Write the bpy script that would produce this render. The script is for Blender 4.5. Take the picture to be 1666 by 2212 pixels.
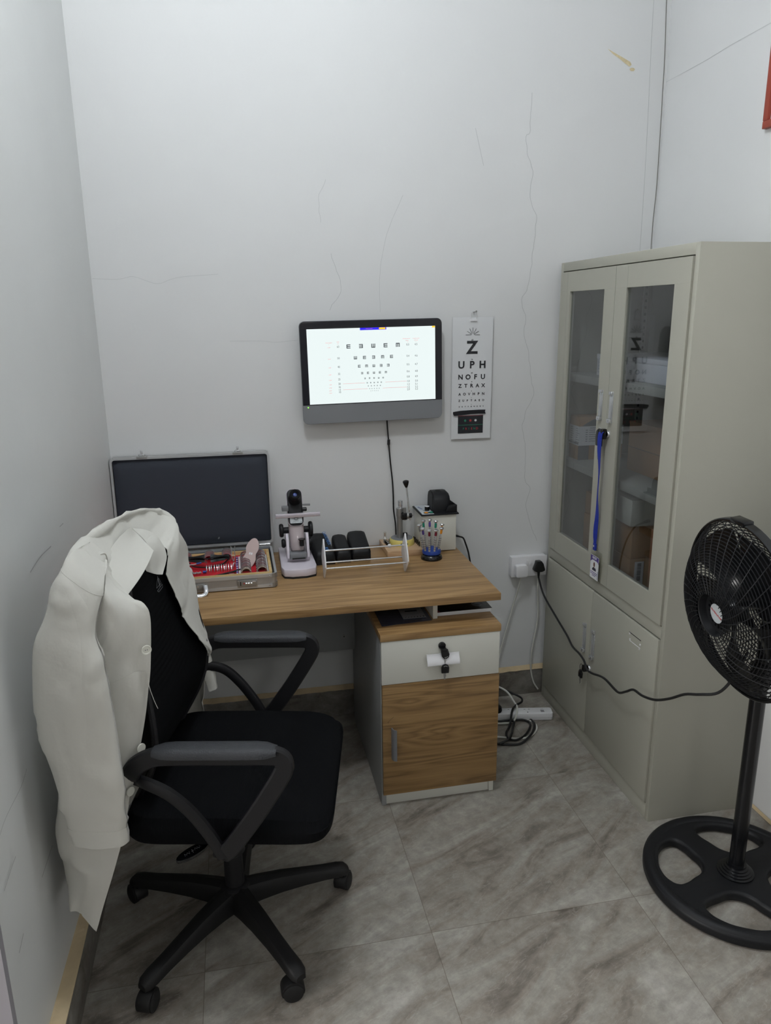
import bpy, bmesh, math, random
from mathutils import Vector, Matrix, Euler, noise
random.seed(7)
for o in list(bpy.data.objects): bpy.data.objects.remove(o)
SC = bpy.context.scene
COL = SC.collection
# ------------------------------------------------------------------ camera, light, exposure
cam = bpy.data.cameras.new('camera'); co = bpy.data.objects.new('camera', cam); COL.objects.link(co)
cam.sensor_fit = 'VERTICAL'; cam.sensor_height = 24.0; cam.lens = 24.0*1606.29/2212.0
cam.clip_start = 0.02
yaw, pitch, roll = 0.1992, -0.2600, -0.0112
fw = Vector((math.sin(yaw)*math.cos(pitch), math.cos(yaw)*math.cos(pitch), math.sin(pitch)))
rt = Vector((math.cos(yaw), -math.sin(yaw), 0)); up = rt.cross(fw)
r2 = rt*math.cos(roll)+up*math.sin(roll); u2 = -rt*math.sin(roll)+up*math.cos(roll)
m = Matrix((r2, u2, -fw)).transposed().to_4x4(); m.translation = Vector((0.4594, -2.8669, 1.6666))
co.matrix_world = m
SC.camera = co
w = bpy.data.worlds.new('world'); SC.world = w; w.use_nodes = True
w.node_tree.nodes['Background'].inputs[0].default_value = (0.72, 0.82, 1.0, 1)
w.node_tree.nodes['Background'].inputs[1].default_value = 0.15
def lamp(name, loc, energy, radius, color):
    l = bpy.data.lights.new(name, 'POINT'); l.energy = energy; l.shadow_soft_size = radius; l.color = color
    o = bpy.data.objects.new(name, l); COL.objects.link(o); o.location = loc; return o
def area(name, loc, rot, size, energy, color):
    l = bpy.data.lights.new(name, 'AREA'); l.energy = energy; l.size = size; l.color = color
    o = bpy.data.objects.new(name, l); COL.objects.link(o); o.location = loc; o.rotation_euler = rot; return o
lamp('ceiling_bulb', (0.55, -1.48, 3.15), 44, 0.10, (0.93, 0.968, 1.0))
lamp('ceiling_bulb', (1.00, -1.00, 3.15), 3, 0.10, (0.80, 0.90, 1.0))
lamp('ceiling_bulb', (1.20, -5.20, 3.15), 19, 0.10, (1.0, 0.985, 0.95))
area('doorway_fill', (-2.4, -2.25, 1.4), (0, -math.pi/2, 0), 1.1, 85, (1.0, 0.98, 0.95))  # soft fill added on the doorway side to lift dark areas; no source seen
VS = SC.view_settings
VS.view_transform = 'Standard'; VS.look = 'None'; VS.gamma = 1.0; VS.use_curve_mapping = False; VS.exposure = 0.0

# ------------------------------------------------------------------ materials
def srgb(r, g, b):
    f = lambda c: (c/255/12.92) if c/255 <= 0.04045 else ((c/255+0.055)/1.055)**2.4
    return (f(r), f(g), f(b), 1)
def mat(name, col, rough=0.5, metal=0.0, spec=0.5, emit=None, es=1.0, trans=0.0, coat=0.0, bump=None, vary=None, sheen=0):
    m = bpy.data.materials.new(name); m.use_nodes = True
    nt = m.node_tree; b = nt.nodes['Principled BSDF']
    b.inputs['Base Color'].default_value = col; b.inputs['Roughness'].default_value = rough
    b.inputs['Metallic'].default_value = metal; b.inputs['Specular IOR Level'].default_value = spec
    b.inputs['Coat Weight'].default_value = coat
    if sheen: b.inputs['Sheen Weight'].default_value = sheen
    if trans: b.inputs['Transmission Weight'].default_value = trans
    if emit: b.inputs['Emission Color'].default_value = emit; b.inputs['Emission Strength'].default_value = es
    tc = nt.nodes.new('ShaderNodeTexCoord')
    if vary:   # (scale, amount)
        n = nt.nodes.new('ShaderNodeTexNoise'); n.inputs['Scale'].default_value = vary[0]; n.inputs['Detail'].default_value = 6
        nt.links.new(tc.outputs['Object'], n.inputs['Vector'])
        r = nt.nodes.new('ShaderNodeMapRange'); r.inputs[1].default_value = .3; r.inputs[2].default_value = .7
        r.inputs[3].default_value = 1-vary[1]; r.inputs[4].default_value = 1+vary[1]
        nt.links.new(n.outputs['Fac'], r.inputs[0])
        mx = nt.nodes.new('ShaderNodeVectorMath'); mx.operation = 'SCALE'; mx.inputs[0].default_value = col[:3]
        nt.links.new(r.outputs[0], mx.inputs['Scale']); nt.links.new(mx.outputs[0], b.inputs['Base Color'])
    if bump:   # (scale, strength, distance)
        n = nt.nodes.new('ShaderNodeTexNoise'); n.inputs['Scale'].default_value = bump[0]; n.inputs['Detail'].default_value = 4
        nt.links.new(tc.outputs['Object'], n.inputs['Vector'])
        bp = nt.nodes.new('ShaderNodeBump'); bp.inputs['Strength'].default_value = bump[1]; bp.inputs['Distance'].default_value = bump[2]
        nt.links.new(n.outputs['Fac'], bp.inputs['Height']); nt.links.new(bp.outputs[0], b.inputs['Normal'])
    return m
def ramp(nt, stops):
    r = nt.nodes.new('ShaderNodeValToRGB'); e = r.color_ramp.elements
    while len(e) < len(stops): e.new(0.5)
    for i, (p, c) in enumerate(stops): e[i].position = p; e[i].color = c
    return r
def wood(name, c1, c2, c3, scale=1.0, rough=0.38, axis='X', seed=0.0, knots=0.35, knot=None):
    m = bpy.data.materials.new(name); m.use_nodes = True; nt = m.node_tree; b = nt.nodes['Principled BSDF']
    tc = nt.nodes.new('ShaderNodeTexCoord'); mp = nt.nodes.new('ShaderNodeMapping')
    nt.links.new(tc.outputs['Object'], mp.inputs[0])
    mp.inputs['Location'].default_value = (seed, seed*.7, seed*1.3)
    s = {'X': (1.1, 13, 13), 'Z': (13, 13, 1.1)}[axis]
    mp.inputs['Scale'].default_value = [v*scale for v in s]
    n1 = nt.nodes.new('ShaderNodeTexNoise'); n1.inputs['Scale'].default_value = 1.1; n1.inputs['Detail'].default_value = 2; n1.inputs['Distortion'].default_value = knots
    nt.links.new(mp.outputs[0], n1.inputs['Vector'])
    # rings: fraction of noise*k
    ml = nt.nodes.new('ShaderNodeMath'); ml.operation = 'MULTIPLY'; ml.inputs[1].default_value = 11
    nt.links.new(n1.outputs['Fac'], ml.inputs[0])
    fr = nt.nodes.new('ShaderNodeMath'); fr.operation = 'PINGPONG'; fr.inputs[1].default_value = 1.0
    src = ml.outputs[0]
    if knot:      # growth rings bending round knots: (x, z, half width, half height, strength)
        for kx, kz, kw, kh, ks in knot:
            k1 = nt.nodes.new('ShaderNodeVectorMath'); k1.operation = 'SUBTRACT'; k1.inputs[1].default_value = (kx, 0, kz); nt.links.new(tc.outputs['Object'], k1.inputs[0])
            k2 = nt.nodes.new('ShaderNodeVectorMath'); k2.operation = 'MULTIPLY'; k2.inputs[1].default_value = (1/kw, 0, 1/kh); nt.links.new(k1.outputs[0], k2.inputs[0])
            k3 = nt.nodes.new('ShaderNodeVectorMath'); k3.operation = 'LENGTH'; nt.links.new(k2.outputs[0], k3.inputs[0])
            k4 = nt.nodes.new('ShaderNodeMath'); k4.operation = 'MULTIPLY'; k4.inputs[1].default_value = -1; nt.links.new(k3.outputs['Value'], k4.inputs[0])
            k5 = nt.nodes.new('ShaderNodeMath'); k5.operation = 'EXPONENT'; nt.links.new(k4.outputs[0], k5.inputs[0])
            k6 = nt.nodes.new('ShaderNodeMath'); k6.operation = 'MULTIPLY_ADD'; k6.inputs[1].default_value = ks; nt.links.new(k5.outputs[0], k6.inputs[0]); nt.links.new(src, k6.inputs[2]); src = k6.outputs[0]
    nt.links.new(src, fr.inputs[0])
    mp2 = nt.nodes.new('ShaderNodeMapping'); nt.links.new(tc.outputs['Object'], mp2.inputs[0])
    s2 = {'X': (6, 260, 260), 'Z': (260, 260, 6)}[axis]; mp2.inputs['Scale'].default_value = s2
    n2 = nt.nodes.new('ShaderNodeTexNoise'); n2.inputs['Scale'].default_value = 1; n2.inputs['Detail'].default_value = 4
    nt.links.new(mp2.outputs[0], n2.inputs['Vector'])
    ad = nt.nodes.new('ShaderNodeMix'); ad.data_type = 'FLOAT'; ad.inputs[0].default_value = 0.6
    nt.links.new(fr.outputs[0], ad.inputs[2]); nt.links.new(n2.outputs['Fac'], ad.inputs[3])
    r = ramp(nt, [(0.2, c1), (0.5, c2), (0.8, c3)])
    nt.links.new(ad.outputs[0], r.inputs[0]); nt.links.new(r.outputs[0], b.inputs['Base Color'])
    b.inputs['Roughness'].default_value = rough
    return m
M = {}
M['wall'] = mat('painted_plaster', srgb(217, 218, 218), 0.55, spec=0.3, bump=(7, .25, .01), vary=(1.3, .025))
M['wall_left'] = mat('painted_plaster_left', srgb(213, 215, 214), 0.5, spec=0.35, bump=(5, .3, .012), vary=(1.6, .03))
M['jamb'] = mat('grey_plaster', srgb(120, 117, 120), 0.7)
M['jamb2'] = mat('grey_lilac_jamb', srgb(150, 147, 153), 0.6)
M['tan'] = mat('bare_mortar', srgb(205, 185, 150), 0.9, vary=(18, .12), bump=(60, .4, .004))
M['crack'] = mat('hairline_crack', srgb(184, 186, 186), 0.9)
M['crackdark'] = mat('joint_gap', srgb(120, 118, 112), 0.9)
M['scuff'] = mat('scuff_mark', srgb(165, 165, 166), 0.9)
M['stain'] = mat('brown_stain', srgb(208, 194, 158), 0.9, vary=(90, .15))
M['cab'] = mat('powder_coated_steel', srgb(168, 167, 155), 0.42, spec=0.4, bump=(500, .08, .001))
M['cabin'] = mat('cabinet_inside_steel', srgb(158, 158, 150), 0.5, spec=0.3)
M['gap'] = mat('dark_gap', srgb(30, 30, 28), 0.9)
M['black'] = mat('black_plastic', srgb(21, 22, 25), 0.5, spec=.3, bump=(300, .1, .001))
M['blackgloss'] = mat('glossy_black', srgb(14, 15, 18), 0.22)
M['chairplastic'] = mat('chair_plastic', srgb(24, 24, 27), 0.5, spec=.35, bump=(400, .12, .001))
M['pad'] = mat('textured_arm_pad', srgb(46, 48, 52), 0.55)
M['dusty'] = mat('worn_black_plastic', srgb(23, 23, 24), 0.5, spec=.35, vary=(8, .3), bump=(200, .1, .001))
M['rubber'] = mat('rubber', srgb(20, 20, 21), 0.7)
M['chrome'] = mat('chrome', srgb(215, 217, 220), 0.16, metal=.75)
M['steel'] = mat('brushed_steel', srgb(158, 158, 156), 0.33, metal=.7)
M['alu'] = mat('aluminium', srgb(196, 198, 200), 0.3, metal=.55)
M['aluknurl'] = mat('patterned_aluminium', srgb(172, 170, 168), 0.45, metal=0.7, bump=(900, .5, .001))
M['white'] = mat('white_plastic', srgb(226, 226, 228), 0.35)
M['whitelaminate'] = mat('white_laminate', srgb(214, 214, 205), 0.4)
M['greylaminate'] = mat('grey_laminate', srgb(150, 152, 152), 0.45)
M['whitecable'] = mat('white_cable', srgb(205, 205, 198), 0.45)
M['blackcable'] = mat('black_cable', srgb(22, 22, 24), 0.4)
M['coat'] = mat('white_cotton', srgb(206, 205, 198), 0.85, spec=0.15, vary=(3.2, .03), bump=(14, .35, .01), sheen=0.1)
def cloth_folds():
    m = M['coat']; nt = m.node_tree; b = nt.nodes['Principled BSDF']; bp = [n for n in nt.nodes if n.type == 'BUMP'][0]
    tc = [n for n in nt.nodes if n.type == 'TEX_COORD'][0]
    mp = nt.nodes.new('ShaderNodeMapping'); mp.inputs['Scale'].default_value = (4, 4, 2.0); nt.links.new(tc.outputs['Object'], mp.inputs[0])
    n = nt.nodes.new('ShaderNodeTexNoise'); n.inputs['Scale'].default_value = 1; n.inputs['Detail'].default_value = 1.5; n.inputs['Distortion'].default_value = .7
    nt.links.new(mp.outputs[0], n.inputs['Vector'])
    mt = nt.nodes.new('ShaderNodeMath'); mt.operation = 'PINGPONG'; mt.inputs[1].default_value = .12; nt.links.new(n.outputs['Fac'], mt.inputs[0])
    b2 = nt.nodes.new('ShaderNodeBump'); b2.inputs['Strength'].default_value = .32; b2.inputs['Distance'].default_value = .05
    nt.links.new(mt.outputs[0], b2.inputs['Height']); nt.links.new(b2.outputs[0], bp.inputs['Normal'])
cloth_folds()
M['pearl'] = mat('pearl_button', srgb(225, 225, 215), 0.25)
M['foam'] = mat('dark_foam_lining', srgb(47, 52, 62), 0.8, bump=(25, .2, .004))
M['red'] = mat('red_velvet', srgb(190, 14, 34), 0.75, bump=(150, .2, .002))
M['pinewood'] = wood('pine_frame', srgb(196, 165, 112), srgb(210, 180, 126), srgb(222, 194, 140), 3)
M['beech'] = wood('beech_block', srgb(178, 146, 112), srgb(190, 158, 124), srgb(202, 172, 138), 3)
M['deskwood'] = wood('walnut_laminate_top', srgb(126, 96, 60), srgb(156, 123, 81), srgb(174, 142, 98), 1.0, seed=3.1)
M['doorwood'] = wood('walnut_laminate_door', srgb(108, 82, 50), srgb(138, 108, 68), srgb(156, 125, 82), 1.0, seed=8.2, knots=.8, knot=[(.445, .275, .10, .030, 5), (.33, .40, .07, .022, 3)])
M['screenbezel'] = mat('glossy_black_bezel', srgb(20, 20, 28), 0.25)
M['silver'] = mat('silver_plastic', srgb(128, 130, 134), 0.45, metal=0.2)
M['screen'] = mat('lit_screen', srgb(20, 20, 20), 0.3, emit=srgb(238, 249, 248), es=0.98)
M['sblue'] = mat('screen_blue', srgb(30, 20, 200), 0.3, emit=srgb(40, 25, 210), es=0.8)
M['sorange'] = mat('screen_orange', srgb(250, 190, 40), 0.3, emit=srgb(250, 190, 40), es=0.8)
M['sink'] = mat('screen_ink', srgb(60, 66, 76), 0.5)
M['sred'] = mat('screen_red', srgb(230, 120, 120), 0.5, emit=srgb(220, 130, 130), es=0.5)
M['led'] = mat('green_led', srgb(120, 255, 80), 0.3, emit=srgb(140, 255, 70), es=2.5)
M['paper'] = mat('white_card', srgb(228, 230, 232), 0.6, bump=(12, .2, .004))
M['ink'] = mat('black_ink', srgb(26, 28, 36), 0.6)
M['inkgrey'] = mat('grey_ink', srgb(105, 108, 112), 0.6)
M['green'] = mat('green_ink', srgb(40, 130, 100), 0.5)
M['redink'] = mat('red_ink', srgb(185, 45, 50), 0.5)
M['maroon'] = mat('maroon_ink', srgb(120, 24, 44), 0.5)
M['tape'] = mat('black_tape', srgb(18, 18, 26), 0.35)
M['lilacwhite'] = mat('enamel_white', srgb(215, 208, 218), 0.25, coat=0.4)
M['lilacbody'] = mat('enamel_greige', srgb(176, 164, 166), 0.28, coat=0.4)
M['blue'] = mat('blue_plastic', srgb(32, 66, 150), 0.4)
M['bluelens'] = mat('blue_coated_lens', srgb(30, 60, 140), 0.05, coat=1)
M['lanyard'] = mat('blue_webbing', srgb(24, 46, 150), 0.7)
M['yellow'] = mat('pale_yellow_enamel', srgb(222, 206, 118), 0.35)
M['orange'] = mat('orange_plastic', srgb(230, 150, 40), 0.4)
M['teal'] = mat('green_plastic', srgb(20, 130, 105), 0.4)
M['panelgrey'] = mat('pale_panel', srgb(186, 192, 196), 0.4)
M['carton'] = mat('cardboard', srgb(168, 132, 96), 0.8, vary=(6, .06))
M['cartondark'] = mat('grey_printed_card', srgb(92, 96, 102), 0.7)
M['redwood'] = mat('red_brown_frame', srgb(150, 62, 44), 0.5)
M['brownboard'] = mat('brown_board', srgb(150, 100, 70), 0.6)
M['violet'] = mat('violet_print', srgb(84, 66, 140), 0.5)
M['skin'] = mat('brown_skin', srgb(110, 70, 55), 0.6)
M['navy'] = mat('navy_cloth', srgb(50, 50, 66), 0.8)
M['blueprint'] = mat('blue_lettering', srgb(70, 130, 200), 0.4)
M['purple'] = mat('purple_band', srgb(120, 30, 120), 0.4)
def grille_fabric(name, col, scale):
    m = mat(name, col, 0.95, spec=0.08); nt = m.node_tree; b = nt.nodes['Principled BSDF']
    tc = nt.nodes.new('ShaderNodeTexCoord'); wv = nt.nodes.new('ShaderNodeTexWave'); wv.inputs['Scale'].default_value = scale
    wv.bands_direction = 'X'; nt.links.new(tc.outputs['Object'], wv.inputs['Vector'])
    bp = nt.nodes.new('ShaderNodeBump'); bp.inputs['Strength'].default_value = .35; bp.inputs['Distance'].default_value = .001
    nt.links.new(wv.outputs['Fac'], bp.inputs['Height']); nt.links.new(bp.outputs[0], b.inputs['Normal'])
    return m
M['fabric'] = grille_fabric('black_ribbed_fabric', srgb(15, 16, 18), 90)
M['mesh'] = grille_fabric('black_mesh_fabric', srgb(11, 12, 14), 140)
def checker_pad():
    m = M['pad']; nt = m.node_tree; b = nt.nodes['Principled BSDF']
    tc = nt.nodes.new('ShaderNodeTexCoord'); mp = nt.nodes.new('ShaderNodeMapping'); mp.inputs['Rotation'].default_value = (0, 0, .78)
    nt.links.new(tc.outputs['Object'], mp.inputs[0])
    ck = nt.nodes.new('ShaderNodeTexVoronoi'); ck.inputs['Scale'].default_value = 330
    nt.links.new(mp.outputs[0], ck.inputs['Vector'])
    bp = nt.nodes.new('ShaderNodeBump'); bp.inputs['Strength'].default_value = .45; bp.inputs['Distance'].default_value = .0012
    nt.links.new(ck.outputs['Distance'], bp.inputs['Height']); nt.links.new(bp.outputs[0], b.inputs['Normal'])
checker_pad()
def glass_mat(name, tint, rough=0.0, ior=1.5, boost=1.0):
    m = bpy.data.materials.new(name); m.use_nodes = True; nt = m.node_tree
    for n in list(nt.nodes):
        if n.type != 'OUTPUT_MATERIAL': nt.nodes.remove(n)
    out = nt.nodes['Material Output']
    t = nt.nodes.new('ShaderNodeBsdfTransparent'); t.inputs[0].default_value = tint
    g = nt.nodes.new('ShaderNodeBsdfGlossy'); g.inputs['Roughness'].default_value = rough
    f = nt.nodes.new('ShaderNodeFresnel'); f.inputs[0].default_value = ior
    ml = nt.nodes.new('ShaderNodeMath'); ml.operation = 'MULTIPLY'; ml.use_clamp = True
    mx = nt.nodes.new('ShaderNodeMixShader')
    gm = nt.nodes.new('ShaderNodeNewGeometry')
    nb = nt.nodes.new('ShaderNodeMath'); nb.operation = 'SUBTRACT'; nb.inputs[0].default_value = 1.0; nt.links.new(gm.outputs['Backfacing'], nb.inputs[1]); mb_ = nt.nodes.new('ShaderNodeMath'); mb_.operation = 'MULTIPLY'; mb_.inputs[1].default_value = boost; nt.links.new(nb.outputs[0], mb_.inputs[0]); nt.links.new(mb_.outputs[0], ml.inputs[1])
    nt.links.new(f.outputs[0], ml.inputs[0]); nt.links.new(ml.outputs[0], mx.inputs[0])
    nt.links.new(t.outputs[0], mx.inputs[1]); nt.links.new(g.outputs[0], mx.inputs[2]); nt.links.new(mx.outputs[0], out.inputs[0])
    return m
M['glass'] = glass_mat('cabinet_glass', (.80, .82, .84, 1), 0.0, 1.52, 2.0)
M['film'] = glass_mat('clear_film', (.95, .95, .95, 1), 0.12, 1.35, 0.8)
M['clearplastic'] = glass_mat('clear_plastic', (.93, .93, .91, 1), 0.25, 1.45, 1.4)
M['lensglass'] = glass_mat('trial_lens_glass', (.975, .93, .935, 1), 0.0, 1.5, 1.0)
M['pinkpaddle'] = mat('milky_pink_plastic', srgb(186, 164, 160), 0.35)
def floor_mat(name, dim=1.0, joints=True, rot=0.48):
    m = bpy.data.materials.new(name); m.use_nodes = True; nt = m.node_tree; b = nt.nodes['Principled BSDF']
    tc = nt.nodes.new('ShaderNodeTexCoord')
    sep = nt.nodes.new('ShaderNodeSeparateXYZ'); nt.links.new(tc.outputs['Object'], sep.inputs[0])
    def m1(op, a, bb=None, clamp=False):
        n = nt.nodes.new('ShaderNodeMath'); n.operation = op; n.use_clamp = clamp
        for i, v in enumerate((a, bb)):
            if v is None: continue
            if isinstance(v, (int, float)): n.inputs[i].default_value = v
            else: nt.links.new(v, n.inputs[i])
        return n.outputs[0]
    T = 0.6165
    gx = m1('DIVIDE', m1('SUBTRACT', sep.outputs[0], 0.293), T); gy = m1('DIVIDE', m1('ADD', sep.outputs[1], 1.222), T)
    ix = m1('FLOOR', gx); iy = m1('FLOOR', gy)
    rnd = m1('ADD', m1('MULTIPLY', ix, 3.7), m1('MULTIPLY', iy, 8.3))
    off = nt.nodes.new('ShaderNodeCombineXYZ'); nt.links.new(rnd, off.inputs[0]); nt.links.new(m1('MULTIPLY', rnd, 1.7), off.inputs[1])
    mp = nt.nodes.new('ShaderNodeMapping'); mp.inputs['Rotation'].default_value = (0, 0, -rot)
    nt.links.new(tc.outputs['Object'], mp.inputs[0])
    sc = nt.nodes.new('ShaderNodeVectorMath'); sc.operation = 'MULTIPLY'; sc.inputs[1].default_value = (1.9, 6.5, 6.5)
    nt.links.new(mp.outputs[0], sc.inputs[0])
    ad = nt.nodes.new('ShaderNodeVectorMath'); ad.operation = 'ADD'
    nt.links.new(sc.outputs[0], ad.inputs[0]); nt.links.new(off.outputs[0], ad.inputs[1])
    n1 = nt.nodes.new('ShaderNodeTexNoise'); n1.inputs['Scale'].default_value = 1.5; n1.inputs['Detail'].default_value = 9; n1.inputs['Roughness'].default_value = .62; n1.inputs['Distortion'].default_value = .8
    nt.links.new(ad.outputs[0], n1.inputs['Vector'])
    r1 = ramp(nt, [(0.32, srgb(98*dim, 91*dim, 83*dim)), (0.44, srgb(136*dim, 129*dim, 120*dim)), (0.56, srgb(150*dim, 146*dim, 138*dim)), (0.72, srgb(172*dim, 169*dim, 162*dim))])
    nt.links.new(n1.outputs['Fac'], r1.inputs[0])
    # light veins
    n2 = nt.nodes.new('ShaderNodeTexNoise'); n2.inputs['Scale'].default_value = 3.6; n2.inputs['Detail'].default_value = 8; n2.inputs['Distortion'].default_value = 2.0
    nt.links.new(ad.outputs[0], n2.inputs['Vector'])
    v = m1('ABSOLUTE', m1('SUBTRACT', n2.outputs['Fac'], 0.5))
    vr = nt.nodes.new('ShaderNodeMapRange'); vr.inputs[1].default_value = 0.0; vr.inputs[2].default_value = 0.012; vr.inputs[3].default_value = .32; vr.inputs[4].default_value = 0.0
    nt.links.new(v, vr.inputs[0])
    mx = nt.nodes.new('ShaderNodeMix'); mx.data_type = 'RGBA'
    nt.links.new(vr.outputs[0], mx.inputs[0]); nt.links.new(r1.outputs[0], mx.inputs[6]); mx.inputs[7].default_value = srgb(178*dim, 176*dim, 170*dim)
    n3 = nt.nodes.new('ShaderNodeTexNoise'); n3.inputs['Scale'].default_value = 26; n3.inputs['Detail'].default_value = 8; n3.inputs['Roughness'].default_value = .7
    nt.links.new(tc.outputs['Object'], n3.inputs['Vector'])
    mx3 = nt.nodes.new('ShaderNodeMix'); mx3.data_type = 'RGBA'; mx3.blend_type = 'OVERLAY'; mx3.inputs[0].default_value = .6
    nt.links.new(mx.outputs[2], mx3.inputs[6]); nt.links.new(n3.outputs['Fac'], mx3.inputs[7])
    last = mx3.outputs[2]
    if joints:
        fx = m1('ABSOLUTE', m1('SUBTRACT', m1('FRACT', gx), 0.5)); fy = m1('ABSOLUTE', m1('SUBTRACT', m1('FRACT', gy), 0.5))
        j = m1('GREATER_THAN', m1('MAXIMUM', fx, fy), 0.4984)
        mj = nt.nodes.new('ShaderNodeMix'); mj.data_type = 'RGBA'; nt.links.new(m1('MULTIPLY', j, .6), mj.inputs[0])
        nt.links.new(last, mj.inputs[6]); mj.inputs[7].default_value = srgb(92, 82, 72); last = mj.outputs[2]
    nt.links.new(last, b.inputs['Base Color']); b.inputs['Roughness'].default_value = .42; b.inputs['Specular IOR Level'].default_value = .4
    bp = nt.nodes.new('ShaderNodeBump'); bp.inputs['Strength'].default_value = .12; bp.inputs['Distance'].default_value = .002
    nt.links.new(n1.outputs['Fac'], bp.inputs['Height']); nt.links.new(bp.outputs[0], b.inputs['Normal'])
    return m
M['floor'] = floor_mat('stone_look_tiles')
M['skirt'] = floor_mat('dark_skirting_tile', 0.82, joints=False, rot=0.7)

# ------------------------------------------------------------------ mesh helpers
class MB:
    def __init__(s): s.v = []; s.f = []; s.mi = []; s.mats = []
    def mid(s, m):
        if m not in s.mats: s.mats.append(m)
        return s.mats.index(m)
    def add(s, verts, faces, m):
        b = len(s.v); s.v += [Vector(v) for v in verts]; i = s.mid(m)
        for f in faces: s.f.append([b+k for k in f]); s.mi.append(i)
        return s
    def bm(s, bm, m, mtx=None):
        bm.verts.ensure_lookup_table(); bm.verts.index_update()
        vs = [v.co.copy() for v in bm.verts]
        if mtx: vs = [mtx @ v for v in vs]
        s.add(vs, [[v.index for v in f.verts] for f in bm.faces], m); bm.free(); return s
    def box(s, lo, hi, m, bev=0.0, seg=2, mtx=None):
        bm = bmesh.new(); bmesh.ops.create_cube(bm, size=1)
        lo = Vector(lo); hi = Vector(hi)
        for v in bm.verts: v.co = Vector([(lo[i]+hi[i])/2+v.co[i]*(hi[i]-lo[i]) for i in range(3)])
        if bev > 0: bmesh.ops.bevel(bm, geom=bm.edges[:], offset=bev, segments=seg, profile=.5, affect='EDGES')
        return s.bm(bm, m, mtx)
    def lathe(s, prof, m, axis='Z', loc=(0, 0, 0), seg=32, mtx=None):
        vs = []; fs = []; n = len(prof)
        for i in range(seg):
            a = 2*math.pi*i/seg
            for r, h in prof: vs.append(Vector((r*math.cos(a), r*math.sin(a), h)))
        for i in range(seg):
            for j in range(n-1):
                a, b = i*n+j, ((i+1) % seg)*n+j
                fs.append([a, b, b+1, a+1])
        if axis == 'Y': vs = [Vector((v.x, -v.z, v.y)) for v in vs]      # axis along -y: height h goes towards -y
        if axis == 'X': vs = [Vector((v.z, v.x, v.y)) for v in vs]
        if mtx: vs = [mtx @ v for v in vs]
        vs = [v+Vector(loc) for v in vs]
        return s.add(vs, fs, m)
    def cyl(s, p, q, r, m, seg=24, r2=None, bev=0.0):
        p = Vector(p); q = Vector(q); d = q-p; L = d.length; r2 = r if r2 is None else r2
        R = d.to_track_quat('Z', 'Y').to_matrix().to_4x4(); R.translation = p
        b = min(bev, L/2, r, r2)
        prof = [(0, 0), (r-b, 0), (r, b), (r2, L-b), (r2-b, L), (0, L)] if b > 0 else [(0, 0), (r, 0), (r2, L), (0, L)]
        return s.lathe(prof, m, seg=seg, mtx=R)
    def tube(s, pts, r, m, seg=10, smooth=True, sub=6, closed=False, prof=None, upv=None, scales=None):
        P = [Vector(p) for p in pts]
        if smooth: P = spline(P, sub, closed)
        n = len(P); vs = []; fs = []
        prev = None
        for i in range(n):
            a = P[(i-1) % n] if closed else P[max(i-1, 0)]; b = P[(i+1) % n] if closed else P[min(i+1, n-1)]
            t = (b-a).normalized()
            if upv is not None: x = Vector(upv).cross(t)
            elif prev is None: x = t.cross(Vector((0, 0, 1)) if abs(t.z) < .9 else Vector((0, 1, 0)))
            else: x = prev-t*prev.dot(t)
            x.normalize(); y = t.cross(x); prev = x
            k = 1 if scales is None else scales(i/(n-1))
            if prof: ring = [P[i]+x*c[0]*k+y*c[1]*k for c in prof]
            else: ring = [P[i]+x*math.cos(2*math.pi*j/seg)*r*k+y*math.sin(2*math.pi*j/seg)*r*k for j in range(seg)]
            vs += ring
        q = len(prof) if prof else seg
        for i in range(n if closed else n-1):
            for j in range(q):
                a = i*q+j; b = i*q+(j+1) % q; c = ((i+1) % n)*q+(j+1) % q; d = ((i+1) % n)*q+j
                fs.append([a, b, c, d])
        if not closed: fs.append(list(range(q))[::-1]); fs.append([(n-1)*q+j for j in range(q)])
        return s.add(vs, fs, m)
    def prism(s, poly, h0, h1, m, axis='Z', bev=0.0, mtx=None):
        def mk(x, y, h): return {'Z': (x, y, h), 'Y': (x, h, y), 'X': (h, x, y)}[axis]
        bm = bmesh.new(); lo = [bm.verts.new(mk(x, y, h0)) for x, y in poly]; hi = [bm.verts.new(mk(x, y, h1)) for x, y in poly]
        bm.faces.new(lo[::-1]); bm.faces.new(hi)
        for i in range(len(poly)): j = (i+1) % len(poly); bm.faces.new([lo[i], lo[j], hi[j], hi[i]])
        bmesh.ops.recalc_face_normals(bm, faces=bm.faces[:])
        if bev > 0:
            es = [e for e in bm.edges if e.calc_face_angle(0) > .6]
            bmesh.ops.bevel(bm, geom=es, offset=bev, segments=2, profile=.5, affect='EDGES')
        return s.bm(bm, m, mtx)
    def grid(s, rows, m, thick=0.0):
        n = len(rows); k = len(rows[0]); vs = [v for r in rows for v in r]
        fs = [[i*k+j, i*k+j+1, (i+1)*k+j+1, (i+1)*k+j] for i in range(n-1) for j in range(k-1)]
        if thick:
            tmp = bmesh.new(); bv = [tmp.verts.new(v) for v in vs]
            for f in fs: tmp.faces.new([bv[q] for q in f])
            tmp.normal_update(); tmp.verts.index_update()
            nn = [v.normal.copy() for v in bv]; tmp.free()
            N = len(vs); vs2 = [Vector(v)-nn[i]*thick for i, v in enumerate(vs)]
            fs2 = [[q+N for q in f[::-1]] for f in fs]
            bd = list(range(k))+[i*k+k-1 for i in range(1, n)]+[(n-1)*k+j for j in range(k-2, -1, -1)]+[i*k for i in range(n-2, 0, -1)]
            side = [[bd[(i+1) % len(bd)], bd[i], bd[i]+N, bd[(i+1) % len(bd)]+N] for i in range(len(bd))]
            return s.add(list(vs)+vs2, fs+fs2+side, m)
        return s.add(vs, fs, m)
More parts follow.
